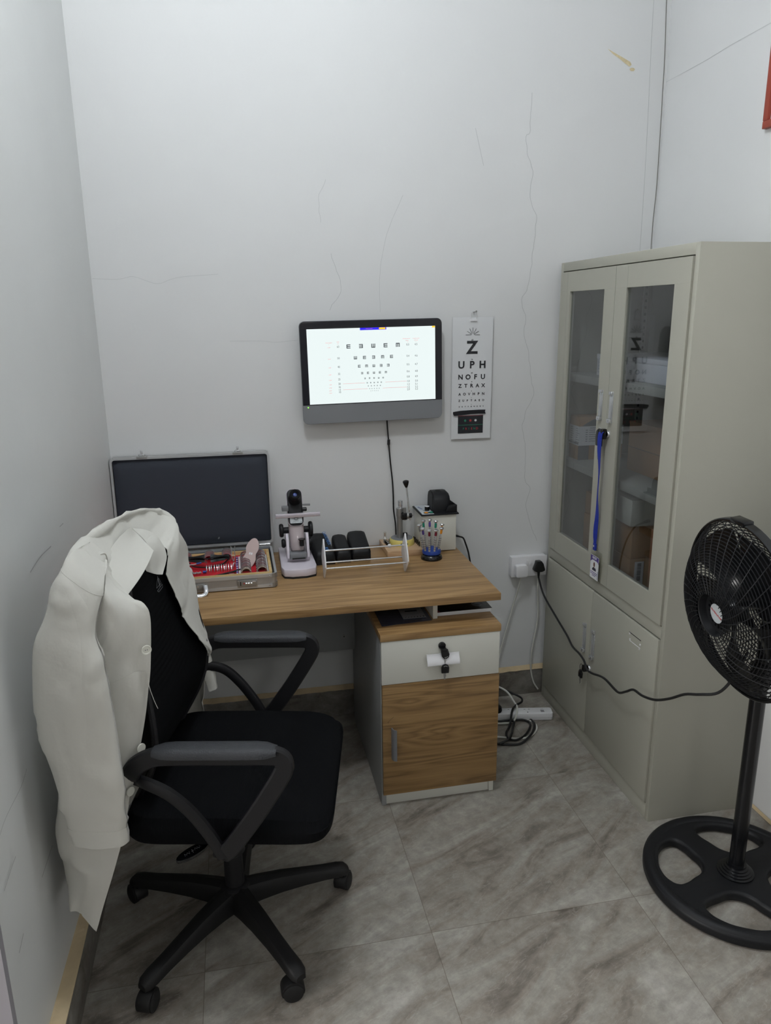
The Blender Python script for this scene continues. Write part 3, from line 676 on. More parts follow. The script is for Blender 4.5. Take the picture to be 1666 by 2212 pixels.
b = MB(); prof = [(-.002, 0), (.0, -.012), (.006, -.020), (.013, -.0225), (.013, -.0205), (.0075, -.0175), (.003, -.011), (.002, 0)]
b.prism([(.917+x, PY+y) for x, y in prof], .194, .312, 'silver'); b.build('handle', door)
b = MB(); b.box((.905, PY-.0004, .330), (.9056, PY+.0002, .334), 'gap'); 
q = [(.902, .332), (.914, .344), (.924, .352)]
for (xa, za), (xb, zb) in zip(q, q[1:]): b.add([(xa, PY-.0005, za), (xb, PY-.0005, zb), (xb, PY-.0005, zb+.0012), (xa, PY-.0005, za+.0010)], [[0, 1, 2, 3]], 'gap')
b.build('scratch', door)
# drawer keys
t = thing('drawer_keys', 'two black-headed keys hanging from the white drawer lock of the desk', 'keys', (1.09, PY-.012, .58))
def headed(cx, cz, tilt, y, name='key_head'):
    mt = Matrix.Translation((cx, y, cz)) @ Matrix.Rotation(tilt, 4, 'Y')
    b = MB(); b.prism([(-.0125, -.016), (.0125, -.016), (.0135, .004), (.009, .013), (0, .0165), (-.009, .013), (-.0135, .004)], -.0035, .0035, 'blackgloss', axis='Y', bev=.0012, mtx=mt)
    b.tube([mt @ Vector((.007*math.cos(a), -.0036, .0065+.004*math.sin(a))) for a in (.5, 1.1, 1.57, 2.0, 2.6)], .0012, 'steel', seg=5, sub=3)
    return b.build(name, t), mt
o1, mt = headed(1.0975, .5725, math.radians(180-14), PY-.017)
b = MB(); b.box((1.082, PY-.022, .583), (1.102, PY-.008, .594), 'blackgloss', .002); b.build('key_collar', t)
b = MB(); b.tube([(1.097, PY-.019, .562), (1.0985, PY-.021, .553), (1.0965, PY-.021, .545), (1.095, PY-.019, .538), (1.0945, PY-.020, .548)], .0009, 'steel', seg=6, closed=True, sub=3); b.build('key_ring', t)
o2, mt = headed(1.0955, .524, 0.03, PY-.024)
b = MB(); b.prism([(-.0045, -.016), (.0045, -.016), (.003, -.022), (.0045, -.027), (.002, -.031), (.003, -.036), (0, -.041), (-.003, -.036), (-.0045, -.022)], -.0009, .0009, 'steel', axis='Y', mtx=mt); b.build('key_blade', t)
# things in the open compartment
t = thing('plastic_folder', 'dark clear plastic folder with a printed card, lying on the cupboard under the desktop', 'folder', (.98, -.50, .6545))
b = MB(); rows = []
M['folder'] = mat('dark_film', srgb(66, 68, 82), 0.18, coat=.6)
for i in range(9):
    rows.append([Vector((lerp(.900, 1.078, j/10), lerp(-.600, -.36, i/8)+.014*(j/10), .6562+.0015*noise.noise(Vector((i*.7, j*.5, 2))))) for j in range(11)])
b.grid(rows, 'folder', .0010); b.build('sleeve', t)
b = MB(); b.box((.983, -.562, .6578), (1.064, -.42, .6590), 'silver', .0003)
for k in range(7): b.cyl((.993+k*.0105, -.553, .6590), (.993+k*.0105, -.553, .6594), .0016+k*.0003, 'ink', 10)
b.box((1.0, -.529, .659), (1.045, -.5265, .6592), 'inkgrey'); b.box((1.002, -.505, .659), (1.045, -.494, .6592), 'ink'); b.box((1.01, -.468, .659), (1.02, -.465, .6592), 'paper')
b.build('printed_card', t)
t = thing('magazine', 'thick black-covered magazine with a round emblem, right of the compartment divider', 'magazine', (1.20, -.40, .6545))
b = MB(); b.box((1.101, -.556, .6545), (1.300, -.28, .6685), 'paper', .001, mtx=None); b.build('pages', t)
b = MB(); b.box((1.101, -.559, .6687), (1.302, -.278, .6700), 'blackgloss', .0004)
ring = [Vector((1.262+.019*math.cos(a*.3), -.515+.019*math.sin(a*.3), .6703)) for a in range(21)]
b.tube(ring, .0007, 'inkgrey', seg=5, closed=True, sub=2); b.box((1.247, -.5185, .6700), (1.277, -.5115, .6704), 'inkgrey'); b.add([(1.102, -.5588, .6703), (1.115, -.5588, .6703), (1.102, -.51, .6703)], [[0, 1, 2]], 'maroon')
b.build('cover', t)

# ================================================================== TRIAL LENS CASE
case = thing('trial_lens_case', 'open aluminium trial lens case with dark foam lid leaning against the wall', 'case', (.29, -.22, DZ))
cx0, cx1, cy0, cy1, cz0, cz1 = .006, .571, -.404, -.070, DZ+.003, .803
b = MB()   # tray shell: outer rounded walls
def ringwalls(poly_out, poly_in, z0, z1, m):
    n = len(poly_out); V = [(x, y, z0) for x, y in poly_out]+[(x, y, z1) for x, y in poly_out]+[(x, y, z1) for x, y in poly_in]+[(x, y, z0) for x, y in poly_in]; F = []
    for i in range(n):
        j = (i+1) % n
        F += [[i, j, n+j, n+i], [n+i, n+j, 2*n+j, 2*n+i], [2*n+i, 2*n+j, 3*n+j, 3*n+i], [3*n+i, 3*n+j, j, i]]
    return V, F
def rr(x0, x1, y0, y1, r): return rrect(x1-x0, y1-y0, r, 5, (x0+x1)/2, (y0+y1)/2)
V, F = ringwalls(rr(cx0+.002, cx1-.002, cy0+.002, cy1-.002, .016), rr(cx0+.006, cx1-.006, cy0+.006, cy1-.006, .012), cz0+.004, cz1-.004, 'aluknurl')
b.add(V, F, 'aluknurl'); b.box((cx0+.004, cy0+.004, cz0), (cx1-.004, cy1-.004, cz0+.003), 'foam')
b.build('tray_shell', case)
b = MB()
for z0, z1 in ((cz1-.011, cz1), (cz0, cz0+.010)):
    V, F = ringwalls(rr(cx0, cx1, cy0, cy1, .018), rr(cx0+.0085, cx1-.0085, cy0+.0085, cy1-.0085, .010), z0, z1, 'alu'); b.add(V, F, 'alu')
b.build('tray_edge_trim', case)
b = MB()
for x in (cx0, cx1):
    sg = 1 if x == cx0 else -1
    for (z0, z1) in ((cz0-.001, cz0+.016), (cz1-.015, cz1+.001)):
        V, F = ringwalls(rr(cx0-.001, cx1+.001, cy0-.001, cy1+.001, .019), rr(cx0+.001, cx1-.001, cy0+.001, cy1-.001, .017), z0, z1, 'steel')
        keep = [f for f in F if all((V[k][0]-x)*sg < .032 and V[k][1] < cy0+.04 for k in f)]
        b = MB(); b.add(V, keep, 'steel')
        b.lathe([(0, -.001), (.003, 0), (.002, .0015), (0, .002)], 'chrome', seg=12, mtx=TF(x+sg*.026, cy0-.001, (z0+z1)/2)); b.build('corner_cap', case)
b = MB(); b.box((.4345, cy0-.0035, .762), (.502, cy0-.0005, .7885), 'steel', .0008)
for k in range(3): b.cyl((.462+k*.0085, cy0-.006, .776), (.467+k*.0085, cy0-.006, .776), .0036, 'chrome', 14)
b.box((.4435, cy0-.0045, .769), (.4465, cy0-.0034, .783), 'gap'); b.box((.455, cy0-.0045, .774), (.459, cy0-.0034, .779), 'redink'); b.box((.484, cy0-.0055, .779), (.497, cy0-.0034, .783), 'chrome', .001)
for x, z in ((.4375, .765), (.4375, .786), (.499, .765), (.499, .786)): b.cyl((x, cy0-.0042, z), (x, cy0-.003, z), .0017, 'chrome', 10)
b.build('combination_lock', case)
b = MB(); b.box((.235, cy0-.004, .764), (.325, cy0-.0005, .786), 'steel', .0008); b.cyl((.302, cy0-.0055, .778), (.302, cy0-.003, .778), .003, 'chrome', 12)
b.build('handle_plate', case)
b = MB(); b.tube([(.245, cy0-.008, .782), (.243, cy0-.022, .764), (.252, cy0-.034, .757), (.285, cy0-.037, .7565), (.320, cy0-.034, .757), (.329, cy0-.022, .764), (.327, cy0-.008, .782)], .005, 'chrome', seg=12, prof=[(.0075*math.cos(a*math.pi/6), .0042*math.sin(a*math.pi/6)) for a in range(12)], upv=(0, .6, -.8)); b.build('handle', case)
# wooden insert and red velvet bed
b = MB(); V, F = ringwalls(rr(cx0+.016, cx1-.016, cy0+.010, cy1-.062, .002), rr(cx0+.026, cx1-.026, cy0+.012, cy1-.074, .001), cz0+.003, cz1+.006, 'pinewood'); b.add(V, F, 'pinewood'); b.build('wooden_frame', case)
b = MB(); b.box((cx0+.027, cy0+.013, cz0+.004), (cx1-.027, cy1-.075, .795), 'red'); b.build('velvet_bed', case)
MB().box((cx0+.010, cy1-.061, cz0+.004), (cx1-.010, cy1-.008, .796), 'foam', .004).build('rear_foam', case)
# lid: hinge line at the back of the tray, standing nearly upright against the wall
LZ0, LZ1, LY = .812, 1.170, -.012
tilt = 0.035
LM = Matrix.Translation((0, -.066, LZ0)) @ Matrix.Rotation(-tilt, 4, 'X')
def ringY(poly_out, poly_in, y0, y1):
    V, F = ringwalls(poly_out, poly_in, y0, y1, None); return [(a, c, bb) for a, bb, c in V], F
lx0, lx1, lh = .002, .580, LZ1-LZ0
b = MB(); V, F = ringY(rr(lx0+.002, lx1-.002, .002, lh-.002, .016), rr(lx0+.005, lx1-.005, .005, lh-.005, .013), .002, .044); b.add([LM @ Vector(v) for v in V], F, 'aluknurl')
b.box((lx0+.004, .040, .004), (lx1-.004, .043, lh-.004), 'aluknurl', mtx=LM); b.build('lid_shell', case)
b = MB()
for y0, y1 in ((-.001, .009), (.037, .046)):
    V, F = ringY(rr(lx0, lx1, 0, lh, .018), rr(lx0+.0085, lx1-.0085, .0085, lh-.0085, .010), y0, y1); b.add([LM @ Vector(v) for v in V], F, 'alu')
b.build('lid_edge_trim', case)
b = MB(); bm_ = bmesh.new(); N1, N2 = 24, 16; rows = []
for i in range(N2+1):
    row = []
    for j in range(N1+1):
        x = lerp(lx0+.010, lx1-.010, j/N1); z = lerp(.010, lh-.010, i/N2)
        ex = min(j, N1-j)/1.0; ez = min(i, N2-i)/1.0; e = min(1, ex)*min(1, ez)
        row.append(LM @ Vector((x, .012-.010*e+.0012*noise.noise(Vector((x*20, z*20, 0))), z)))
    rows.append(row)
b.grid(rows, 'foam', .02); b.build('foam_lining', case)
b = MB(); b.prism([(-.004, 0), (-.001, .006), (.003, .008), (.004, .003), (.001, -.001)], -.001, 0, 'inkgrey', axis='Y', mtx=LM @ Matrix.Translation((.372, -.001, .03))); b.build('foam_tear', case)
for x in (.117, .463):
    b = MB(); b.box((x-.019, -.003, lh-.006), (x+.019, .016, lh+.002), 'steel', .001, mtx=LM); b.box((x-.010, .0, lh+.002), (x+.010, .006, lh+.011), 'chrome', .002, mtx=LM); b.cyl(LM @ Vector((x-.012, .004, lh+.006)), LM @ Vector((x+.012, .004, lh+.006)), .003, 'steel', 12)
    b.box((x-.0045, .001, lh+.009), (x+.0045, .004, lh+.024), 'chrome', .0015, mtx=LM); b.build('latch', case)
for x in (.06, .545):
    b = MB(); b.cyl((x-.02, -.070, .8085), (x+.02, -.070, .8085), .004, 'chrome', 12); b.box((x-.02, -.0745, .797), (x+.02, -.0715, .8085), 'steel')
    b.build('hinge', case)
# label strips beside the lens columns
b = MB(); rnd = random.Random(5)
def strip(x, y0, y1, m, w=.006):
    n = int((y1-y0)/.0065)
    for k in range(n): b.box((x, y0+k*.0065, .7952), (x+w, y0+k*.0065+.0052, .8035+rnd.uniform(-.0005, .0008)), m if k % 4 else 'paper', .0003)
for x, m in ((.433, 'violet'), (.4415, 'white'), (.502, 'black'), (.5435-.006, 'white'), (.5455-.0005, 'violet')):
    strip(x, -.376, -.175, m, .0062 if x != .5450 else .0045)
b.build('number_strips', case)
# trial lenses: thin chrome rims with pinkish glass, standing on edge
def trial_lens(label, loc, tiltx, rz, group, R=.0185, first=[None]):
    if first[0] is None:
        t = thing('trial_lens', label, 'lens', loc, 0, group)
        b = MB(); b.lathe([(R-.003, -.0013), (R, -.0013), (R, .0013), (R-.003, .0013), (R-.003, -.0013)], 'chrome', seg=28, mtx=Matrix.Rotation(math.pi/2, 4, 'X')); b.build('rim', t, local=True)
        b = MB(); b.lathe([(0, -.0004), (R-.002, -.0004), (R-.002, .0004), (0, .0004)], 'lensglass', seg=28, mtx=Matrix.Rotation(math.pi/2, 4, 'X')); b.build('glass', t, local=True)
        first[0] = t
    else: t = dup(first[0], loc, label, group)
    t.rotation_euler = (tiltx, 0, rz); return t
ys = [-.378+k*.0112 for k in range(19)]
for k, y in enumerate(ys): trial_lens('thin round trial lens standing in the right-hand column of the open case', (.5215, y, .8075+.0008*math.sin(k*2)), .18+.05*math.sin(k*1.7), 0, 'trial lenses in the right-hand column')
for k in range(17):
    y = -.385+k*.0125-(.004 if k > 4 else 0)
    trial_lens('thin round trial lens standing in the column beside the milky paddle', (.4665, y, .8075+.0008*math.sin(k*3)), .18+.06*math.sin(k*2.3), 0, 'trial lenses in the second column from the right')
for k in range(7): trial_lens('thin round trial lens in the short back column under the end of the sunglasses', (.400, -.205+k*.0105, .8095), .15+.05*math.sin(k*1.9), 0, 'trial lenses in the short back column by the tweezers')
for k in range(7): trial_lens('thin round trial lens behind the bridge of the sunglasses', (.337, -.215+k*.0105, .8085), .15+.05*math.sin(k*2.9), 0, 'trial lenses behind the sunglasses bridge')
for k in range(5): trial_lens('thin round trial lens in the back column next to the coat', (.256, -.200+k*.0105, .8075), .15, 0, 'trial lenses in the back column next to the coat')
for k in range(11): trial_lens('thin round trial lens in the sideways row in front of the sunglasses', (.331+k*.0082+(.002 if k > 2 else 0), -.300, .7985), 0, math.pi/2+.08*math.sin(k*2.1), 'trial lenses in the sideways front row')
t = trial_lens('single trial lens leaning apart at the right end of the sideways row', (.4255, -.290, .7985), 0, math.pi/2-.3, None)
if 'group' in t: del t['group']
# milky two-lobed paddle
t = thing('occluder_paddle', 'milky pink two-lobed plastic paddle leaning across the lens columns', 'occluder', (.487, -.28, .82))
Mp = Matrix.Translation((.487, -.262, .836)) @ Matrix.Rotation(-.55, 4, 'Z') @ Matrix.Rotation(math.radians(52), 4, 'X') @ Matrix.Rotation(.25, 4, 'Y')
b = MB(); po = []
for k in range(40):
    a = 2*math.pi*k/40; x = .026*math.cos(a); y = .060*math.sin(a)
    po.append((x*(1-.12*math.cos(a)*0-.30*math.exp(-((y)/.014)**2)), y))
b.prism(po, -.0008, .0008, 'pinkpaddle', mtx=Mp); b.build('paddle', t)
b = MB(); b.box((-.006, -.004, .0009), (-.001, .004, .0013), 'white', mtx=Mp); b.box((.001, -.004, .0009), (.006, .004, .0013), 'white', mtx=Mp); b.build('mark', t)
# sunglasses
t = thing('sunglasses', 'black wraparound sunglasses lying across the open case', 'sunglasses', (.32, -.25, .815))
for s in (-1, 1):
    b = MB(); rows = []
    for i in range(7):
        v = i/6; rows.append([Vector((.334+s*(.010+.066*u), -.270+.042*u*u+.024*v*(1-.35*u), .812+.022*v*(1-.5*u)+.006-.004*u)) for u in [j/12 for j in range(13)]])
    b.grid(rows, 'blackgloss', .0018); b.build('lens', t)
b = MB(); b.tube([(.260, -.224, .818), (.285, -.248, .829), (.318, -.264, .833), (.334, -.262, .826), (.350, -.264, .833), (.383, -.248, .829), (.408, -.224, .818)], .0026, 'blackgloss', seg=8); b.build('frame', t)
for s in (-1, 1):
    b = MB(); b.tube([(.334+s*.075, -.224, .818), (.334+s*.070, -.240, .812), (.334+s*.045, -.275, .806), (.334-s*.005, -.287, .803)], .0024, 'blackgloss', seg=8); b.build('temple', t)
# trial frame
t = thing('trial_spectacles', 'silver trial spectacles with two adjustable lens rings beside the coat lapel', 'trial spectacles', (.27, -.32, .80))
for x, y in ((.262, -.335), (.222, -.315)):
    b = MB(); b.lathe([(.017, -.003), (.022, -.003), (.022, .003), (.017, .003), (.017, -.003)], 'alu', seg=28, mtx=Matrix.Translation((x, y, .808)) @ Matrix.Rotation(1.15, 4, 'X') @ Matrix.Rotation(.3, 4, 'Y')); b.box((x+.008, y-.004, .808), (x+.020, y+.004, .816), 'white', .002); b.build('lens_ring', t)
b = MB(); b.tube([(.21, -.30, .812), (.245, -.300, .822), (.285, -.292, .820), (.300, -.288, .822)], .0018, 'alu', seg=8); b.cyl((.296, -.292, .822), (.312, -.284, .822), .0035, 'bluelens', 12); b.cyl((.318, -.330, .803), (.330, -.330, .803), .0045, 'blue', 12)
for k in range(5): b.lathe([(.0016, -.0012), (.0042, -.0012), (.0042, .0012), (.0016, .0012), (.0016, -.0012)], 'steel', seg=14, mtx=Matrix.Translation((.285+k*.006, -.335-.004*(k % 2), .803)) @ Matrix.Rotation(.4, 4, 'X'))
b.build('adjusting_screws', t)
# tweezers-like calipers, pen light sleeve, black marker
t = thing('calipers', 'small bronze-coloured calipers standing at the back of the case', 'calipers', (.425, -.20, .80))
b = MB()
for s in (-1, 1): b.tube([(.424+s*.001, -.215, .797), (.424+s*.006, -.205, .815), (.424+s*.005, -.195, .832), (.424+s*.008, -.188, .846)], .0018, 'steel', seg=6)
b.cyl((.418, -.205, .815), (.430, -.205, .815), .003, 'tan', 10); b.build('legs', t)
t = thing('black_pen', 'slim black pen lying slantwise in front of the middle lens column', 'pen', (.42, -.35, .80))
b = MB(); b.cyl((.352, -.372, .7985), (.425, -.348, .802), .0028, 'blackgloss', 10, .0034); b.build('barrel', t)
b = MB(); b.cyl((.425, -.348, .802), (.452, -.338, .806), .0042, 'black', 10, .003); b.build('cap', t)
t = thing('plastic_sleeve', 'clear plastic sleeve holding a thin white tool along the front edge of the case', 'sleeve', (.34, -.38, .797))
b = MB(); b.grid([[Vector((lerp(.245, .425, j/10), lerp(-.389, -.362, i/3), .7965+.0025*math.sin(i*1.05)+.0006*math.sin(j*1.7))) for j in range(11)] for i in range(4)], 'film', .0005); b.build('film_sleeve', t)
b = MB(); b.cyl((.318, -.377, .7992), (.402, -.3755, .7992), .0017, 'white', 10); b.cyl((.285, -.377, .7992), (.318, -.377, .7992), .0007, 'steel', 8); b.build('white_tool', t)
b = MB(); b.box((.408, -.388, .7960), (.425, -.363, .8012), 'pinkpaddle', .0008); b.build('seal_strip', t)

# ================================================================== LENSMETER
t = thing('lensmeter', 'white and black manual lensmeter with eyepiece standing on the desk', 'lensmeter', (.665, -.20, DZ))
lx = .660
b = MB(); base = [(lx-.064, -.050), (lx-.064, -.130), (lx-.068, -.29), (lx-.060, -.322), (lx-.03, -.334), (lx+.02, -.334), (lx+.055, -.320), (lx+.061, -.29), (lx+.058, -.130), (lx+.058, -.050)]
b.prism([(x, y) for x, y in base], DZ+.006, DZ+.034, 'lilacwhite', bev=.004); b.build('base', t)
b = MB(); b.prism([(x*.99+lx*.01, y) for x, y in base], DZ, DZ+.006, 'rubber'); b.build('base_foot', t)
b = MB(); b.prism([(lx-.042, DZ+.034), (lx-.042, DZ+.05), (lx+.042, DZ+.05), (lx+.042, DZ+.034)], -.235, -.09, 'lilacwhite', axis='Y', bev=.003)
for s in (-1, 1):
    b.prism([(-.250, DZ+.05), (-.13, DZ+.05), (-.15, DZ+.115), (-.20, DZ+.132), (-.222, DZ+.118)], lx+s*.037-.005, lx+s*.037+.005, 'lilacwhite', axis='X', bev=.002)
b.build('yoke', t)
# optical body leaning back, eyepiece square to its front
A = Matrix.Translation((lx, -.215, DZ+.066)) @ Matrix.Rotation(-math.radians(27), 4, 'X')
b = MB(); rows = []
def sec(z, w, d, y0=0): return [Vector((x, y+y0, z)) for x, y in rrect(w, d, min(w, d)*.36, 5)]
for z, w, d, y0 in ((-.004, .030, .02, 0), (0, .046, .040, 0), (.01, .052, .05, 0), (.08, .056, .052, 0), (.14, .056, .050, 0), (.19, .055, .044, 0), (.222, .050, .034, 0), (.236, .034, .022, 0), (.240, .016, .010, 0)):
    q = sec(z, w, d, y0); rows.append([A @ v for v in q]+[A @ q[0]])
b.grid(rows, 'lilacbody'); b.build('body', t)
b = MB(); b.prism([(x, z) for x, z in rrect(.055, .138, .018, 6, 0, .160)], -.036, -.024, 'black', axis='Y', bev=.003, mtx=A); b.build('front_cover', t)
b = MB(); b.prism([(x, z) for x, z in rrect(.060, .143, .020, 6, 0, .160)], -.028, -.018, 'lilacwhite', axis='Y', bev=.002, mtx=A); b.build('cover_rim', t)
b = MB(); b.prism([(x, z) for x, z in rrect(.045, .027, .003, 3, 0, .112)], -.0375, -.0362, 'panelgrey', axis='Y', mtx=A)
FT = A @ Matrix.Translation((0, -.0378, .112)) @ Matrix.Rotation(math.pi/2, 4, 'X')
b.tube([FT @ Vector((.011*math.cos(a*.5), .0032+.0050*math.sin(a*.5), 0)) for a in range(13)], .0005, 'inkgrey', seg=5, closed=True, sub=2)
b.tube([FT @ Vector((.0065*math.cos(a*.5), .0032+.0042*math.sin(a*.5), 0)) for a in range(13)], .0009, 'ink', seg=5, closed=True, sub=2)
b.text('Lensmeter', .0046, 'ink', FT @ XW(0, -.0052, 0), depth=.0001); b.text('CE', .0040, 'ink', FT @ XW(.0180, -.0102, 0), depth=.0001, bold=.0001); b.text('MODEL  NO.', .0024, 'inkgrey', FT @ XW(-.008, -.0102, 0), depth=.0001)
b.build('maker_plate', t)
Ee = A @ Matrix.Translation((0, -.032, .190)) @ Matrix.Rotation(math.radians(80), 4, 'X')
b = MB(); b.lathe([(0, 0), (.0245, 0), (.0235, .008), (.0205, .026), (.0190, .032), (.0195, .036), (.0205, .038), (.0200, .050), (.017, .053), (.012, .050), (.0075, .044), (0, .044)], 'black', seg=36, mtx=Ee); b.build('eyepiece', t)
b = MB(); b.lathe([(0, .0462), (.0040, .0460), (.0070, .0446), (0, .0442)], 'bluelens', seg=24, mtx=Ee); b.build('eyepiece_lens', t)
b = MB(); b.box((lx-.075, -.200, .949), (lx+.090, -.190, .958), 'lilacwhite', .0015); b.box((lx-.075, -.201, .9432), (lx+.090, -.196, .9488), 'lilacbody', .001); b.build('spectacle_table', t)
b = MB(); b.box((lx-.050, -.190, .966), (lx-.026, -.17, .984), 'silver', .002); b.build('lens_clip', t)
b = MB(); b.cyl((lx+.026, -.180, .986), (lx+.055, -.180, .985), .0030, 'silver', 10, .004); b.build('lens_lever', t)
b = MB(); b.cyl((lx+.024, -.180, .968), (lx+.042, -.180, .968), .0075, 'blackgloss', 14, bev=.002); b.build('focus_knob', t)
for s in (-1, 1):
    b = MB(); x0 = lx+s*.047; x1 = lx+s*.062
    b.cyl((x0, -.170, .888), (x1, -.170, .888), .0255 if s < 0 else .029, 'black', 36, bev=.004); b.cyl((lx+s*.026, -.170, .888), (x0, -.170, .888), .012, 'black', 20); b.build('power_wheel', t)
    b = MB(); b.cyl((lx+s*.043, -.185, .842), (lx+s*.057, -.185, .842), .017, 'black', 28, bev=.004); b.build('tilt_knob', t)
b = MB(); b.cyl((lx+.014, -.243, .846), (lx+.014, -.240, .870), .0085, 'blackgloss', 18); b.lathe([(0, 0), (.013, 0), (.013, .003), (0, .003)], 'blackgloss', seg=20, mtx=Matrix.Translation((lx+.014, -.240, .869))); b.build('marker_plunger', t)
b = MB(); b.box((lx-.032, -.258, .800), (lx+.030, -.22, .822), 'silver', .003); b.box((lx-.024, -.2595, .8005), (lx+.024, -.256, .805), 'gap'); b.build('lower_clamp', t)

# ================================================================== BLACK INSTRUMENT CASES
def wedge_case(label, x0, x1, yb, yf, zb, zf, lab=None, dx=.0):
    t = thing('spectacle_case', label, 'case', ((x0+x1)/2, (yb+yf)/2, DZ))
    b = MB(); rows = []; n = 14
    for i in range(n+1):
        v = i/n; y = lerp(yf, yb, v); z = lerp(zf, zb, v); k = min(v, 1-v)*n; e = 1 if k >= 1.5 else (.80 if k < .5 else .95)
        h = (z-DZ)*e; xo = dx*v; cxm = (x0+x1)/2+xo; w2 = (x1-x0)/2*(1 if k >= 1 else .93); r = .012
        row = []
        for ax, az in [(-w2, 0), (-w2, h*.45), (-w2, h-r), (-w2+r*.3, h-r*.3), (-w2+r, h), (0, h+.0015), (w2-r, h), (w2-r*.3, h-r*.3), (w2, h-r), (w2, h*.45), (w2, 0)]: row.append(Vector((cxm+ax, y, DZ+max(az, 0))))
        rows.append(row)
    N = len(rows[0])
    b.grid(rows, 'black'); b.add(rows[0], [list(range(N))], 'black'); b.add(rows[-1], [list(range(N))[::-1]], 'black')
    b.build('case_body', t, ang=50)
    b = MB(); b.box((x0+.006, yf-.0012, DZ+.021), (x1-.006, yf+.003, DZ+.0225), 'gap'); b.build('lid_seam', t)
    return t, rows
tA, _ = wedge_case('black case with blue lettering, directly right of the lensmeter', .728, .803, -.060, -.205, .846, .799, dx=-.02)
tB, _ = wedge_case('plain black case, lowest and middle of the three by the lensmeter', .808, .864, -.060, -.197, .834, .799, dx=-.004)
tC, _ = wedge_case('plain black case, rightmost and widest of the three by the lensmeter', .869, .942, -.060, -.192, .845, .797, dx=-.004)
sl = math.atan2(.846-.799, .145)
b = MB(); TM = Matrix.Translation((.772, -.118, .8295)) @ Matrix.Rotation(sl, 4, 'X') @ Matrix.Rotation(-math.pi/2+.138, 4, 'Z')
b.text('QUICKCHECK', .0185, 'blueprint', TM @ XW(.0, .008, .0008), depth=.0002, bold=-.0002, sx=.78)
b.text('RT', .0155, 'blueprint', TM @ XW(.068, -.010, .0008), depth=.0002, bold=.0003)
b.build('lettering', tA)

# ================================================================== FRAME RACK
t = thing('lens_rack', 'small rack with two white pointed end plates joined by three steel rods', 'rack', (.89, -.335, DZ))
plate = [(-.348, DZ+.0), (-.398, DZ+.055), (-.392, DZ+.075), (-.350, DZ+.146), (-.344, DZ+.146), (-.300, DZ+.085), (-.290, DZ+.060), (-.334, DZ+.0)]
for x in (.742, 1.040):
    MB().prism(plate, x-.0025, x+.0025, 'white', axis='X', bev=.0008).build('end_plate', t)
for y, z in ((-.335, .850), (-.300, .793), (-.378, .797)):
    b = MB(); b.cyl((.7395, y, z), (1.0425, y, z), .0030, 'chrome', 16); b.build('rod', t)
# ================================================================== PUPILLOMETER-LIKE PRESS ON A BEECH BLOCK
t = thing('rivet_press', 'hand-lever press with pale yellow round base, standing on a beech block', 'press', (1.085, -.075, DZ))
MB().box((1.010, -.172, DZ), (1.152, -.004, DZ+.023), 'beech', .0015).build('beech_block', t)
zb = DZ+.023; pc = (1.088, -.078)
b = MB(); b.lathe([(0, 0), (.050, 0), (.0505, .004), (.048, .022), (.046, .0245), (.045, .0245), (0, .0245)], 'yellow', loc=(pc[0], pc[1], zb), seg=48); b.build('round_base', t)
b = MB(); b.lathe([(0, .0246), (.0445, .0246), (.044, .0256), (0, .0256)], 'silver', loc=(pc[0], pc[1], zb), seg=40); b.build('base_plate', t)
b = MB(); b.box((pc[0]-.016, pc[1]-.0505, zb+.007), (pc[0]+.014, pc[1]-.046, zb+.014), 'gap', .002); b.build('slot', t)
b = MB(); b.cyl((1.080, -.075, zb+.025), (1.080, -.075, .905), .0125, 'steel', 28); b.build('column', t)
b = MB(); b.cyl((1.080, -.075, .888), (1.080, -.075, .922), .0142, 'steel', 28, bev=.001); b.lathe([(0, .031), (.0095, .031), (.0095, .012), (.008, .002), (.0085, 0)], 'chrome', loc=(1.082, -.078, .922), seg=24)
b.lathe([(.009*math.cos(a*.157), .009*math.sin(a*.157)) for a in range(11)], 'chrome', loc=(1.082, -.078, .935), seg=24); b.build('column_head', t)
b = MB(); b.box((1.084, -.105, .880), (1.104, -.078, .906), 'blackgloss', .001); b.cyl((1.104, -.092, .893), (1.112, -.092, .893), .013, 'steel', 24); b.cyl((1.112, -.092, .893), (1.126, -.092, .893), .010, 'blackgloss', 20, bev=.002); b.cyl((1.126, -.092, .893), (1.132, -.092, .893), .002, 'steel', 10); b.build('pivot_block', t)
b = MB(); b.cyl((1.097, -.092, .906), (1.097, -.092, .926), .006, 'steel', 18); b.cyl((1.098, -.095, .876), (1.098, -.095, .880), .006, 'steel', 16); b.build('plunger', t)
b = MB(); b.cyl((1.1195, -.092, .874), (1.104, -.092, 1.012), .0034, 'chrome', 16); b.build('lever', t)
b = MB(); b.lathe([(0, 0), (.0045, 0), (.0095, .012), (.0125, .022), (.0115, .0265), (.006, .029), (0, .029)], 'blackgloss', seg=28, mtx=Matrix.Translation((1.1045, -.092, 1.008)) @ Matrix.Rotation(-.11, 4, 'Y')); b.build('lever_knob', t)
b = MB(); b.box((1.087, -.108, zb+.0256), (1.104, -.100, zb+.052), 'blackgloss', .001); b.lathe([(0, 0), (.0035, 0), (.003, .002), (0, .003)], 'chrome', seg=14, mtx=TF(1.094, -.108, zb+.041)); b.build('die_holder', t)
b = MB()
for k in range(5): b.cyl((1.142+k*.0012, -.060-k*.018, zb), (1.142+k*.0012, -.060-k*.018, zb+.020+.002*(k % 2)), .0022, 'blackgloss', 10)
b.build('black_pins', t)
b = MB()
for k in range(3): b.cyl((1.026+k*.0012, -.064-k*.016, zb), (1.026+k*.0012, -.064-k*.016, zb+.012), .006, 'blackgloss', 14); b.cyl((1.026+k*.0012, -.064-k*.016, zb+.012), (1.026+k*.0012, -.064-k*.016, zb+.0135), .005, 'steel', 14)
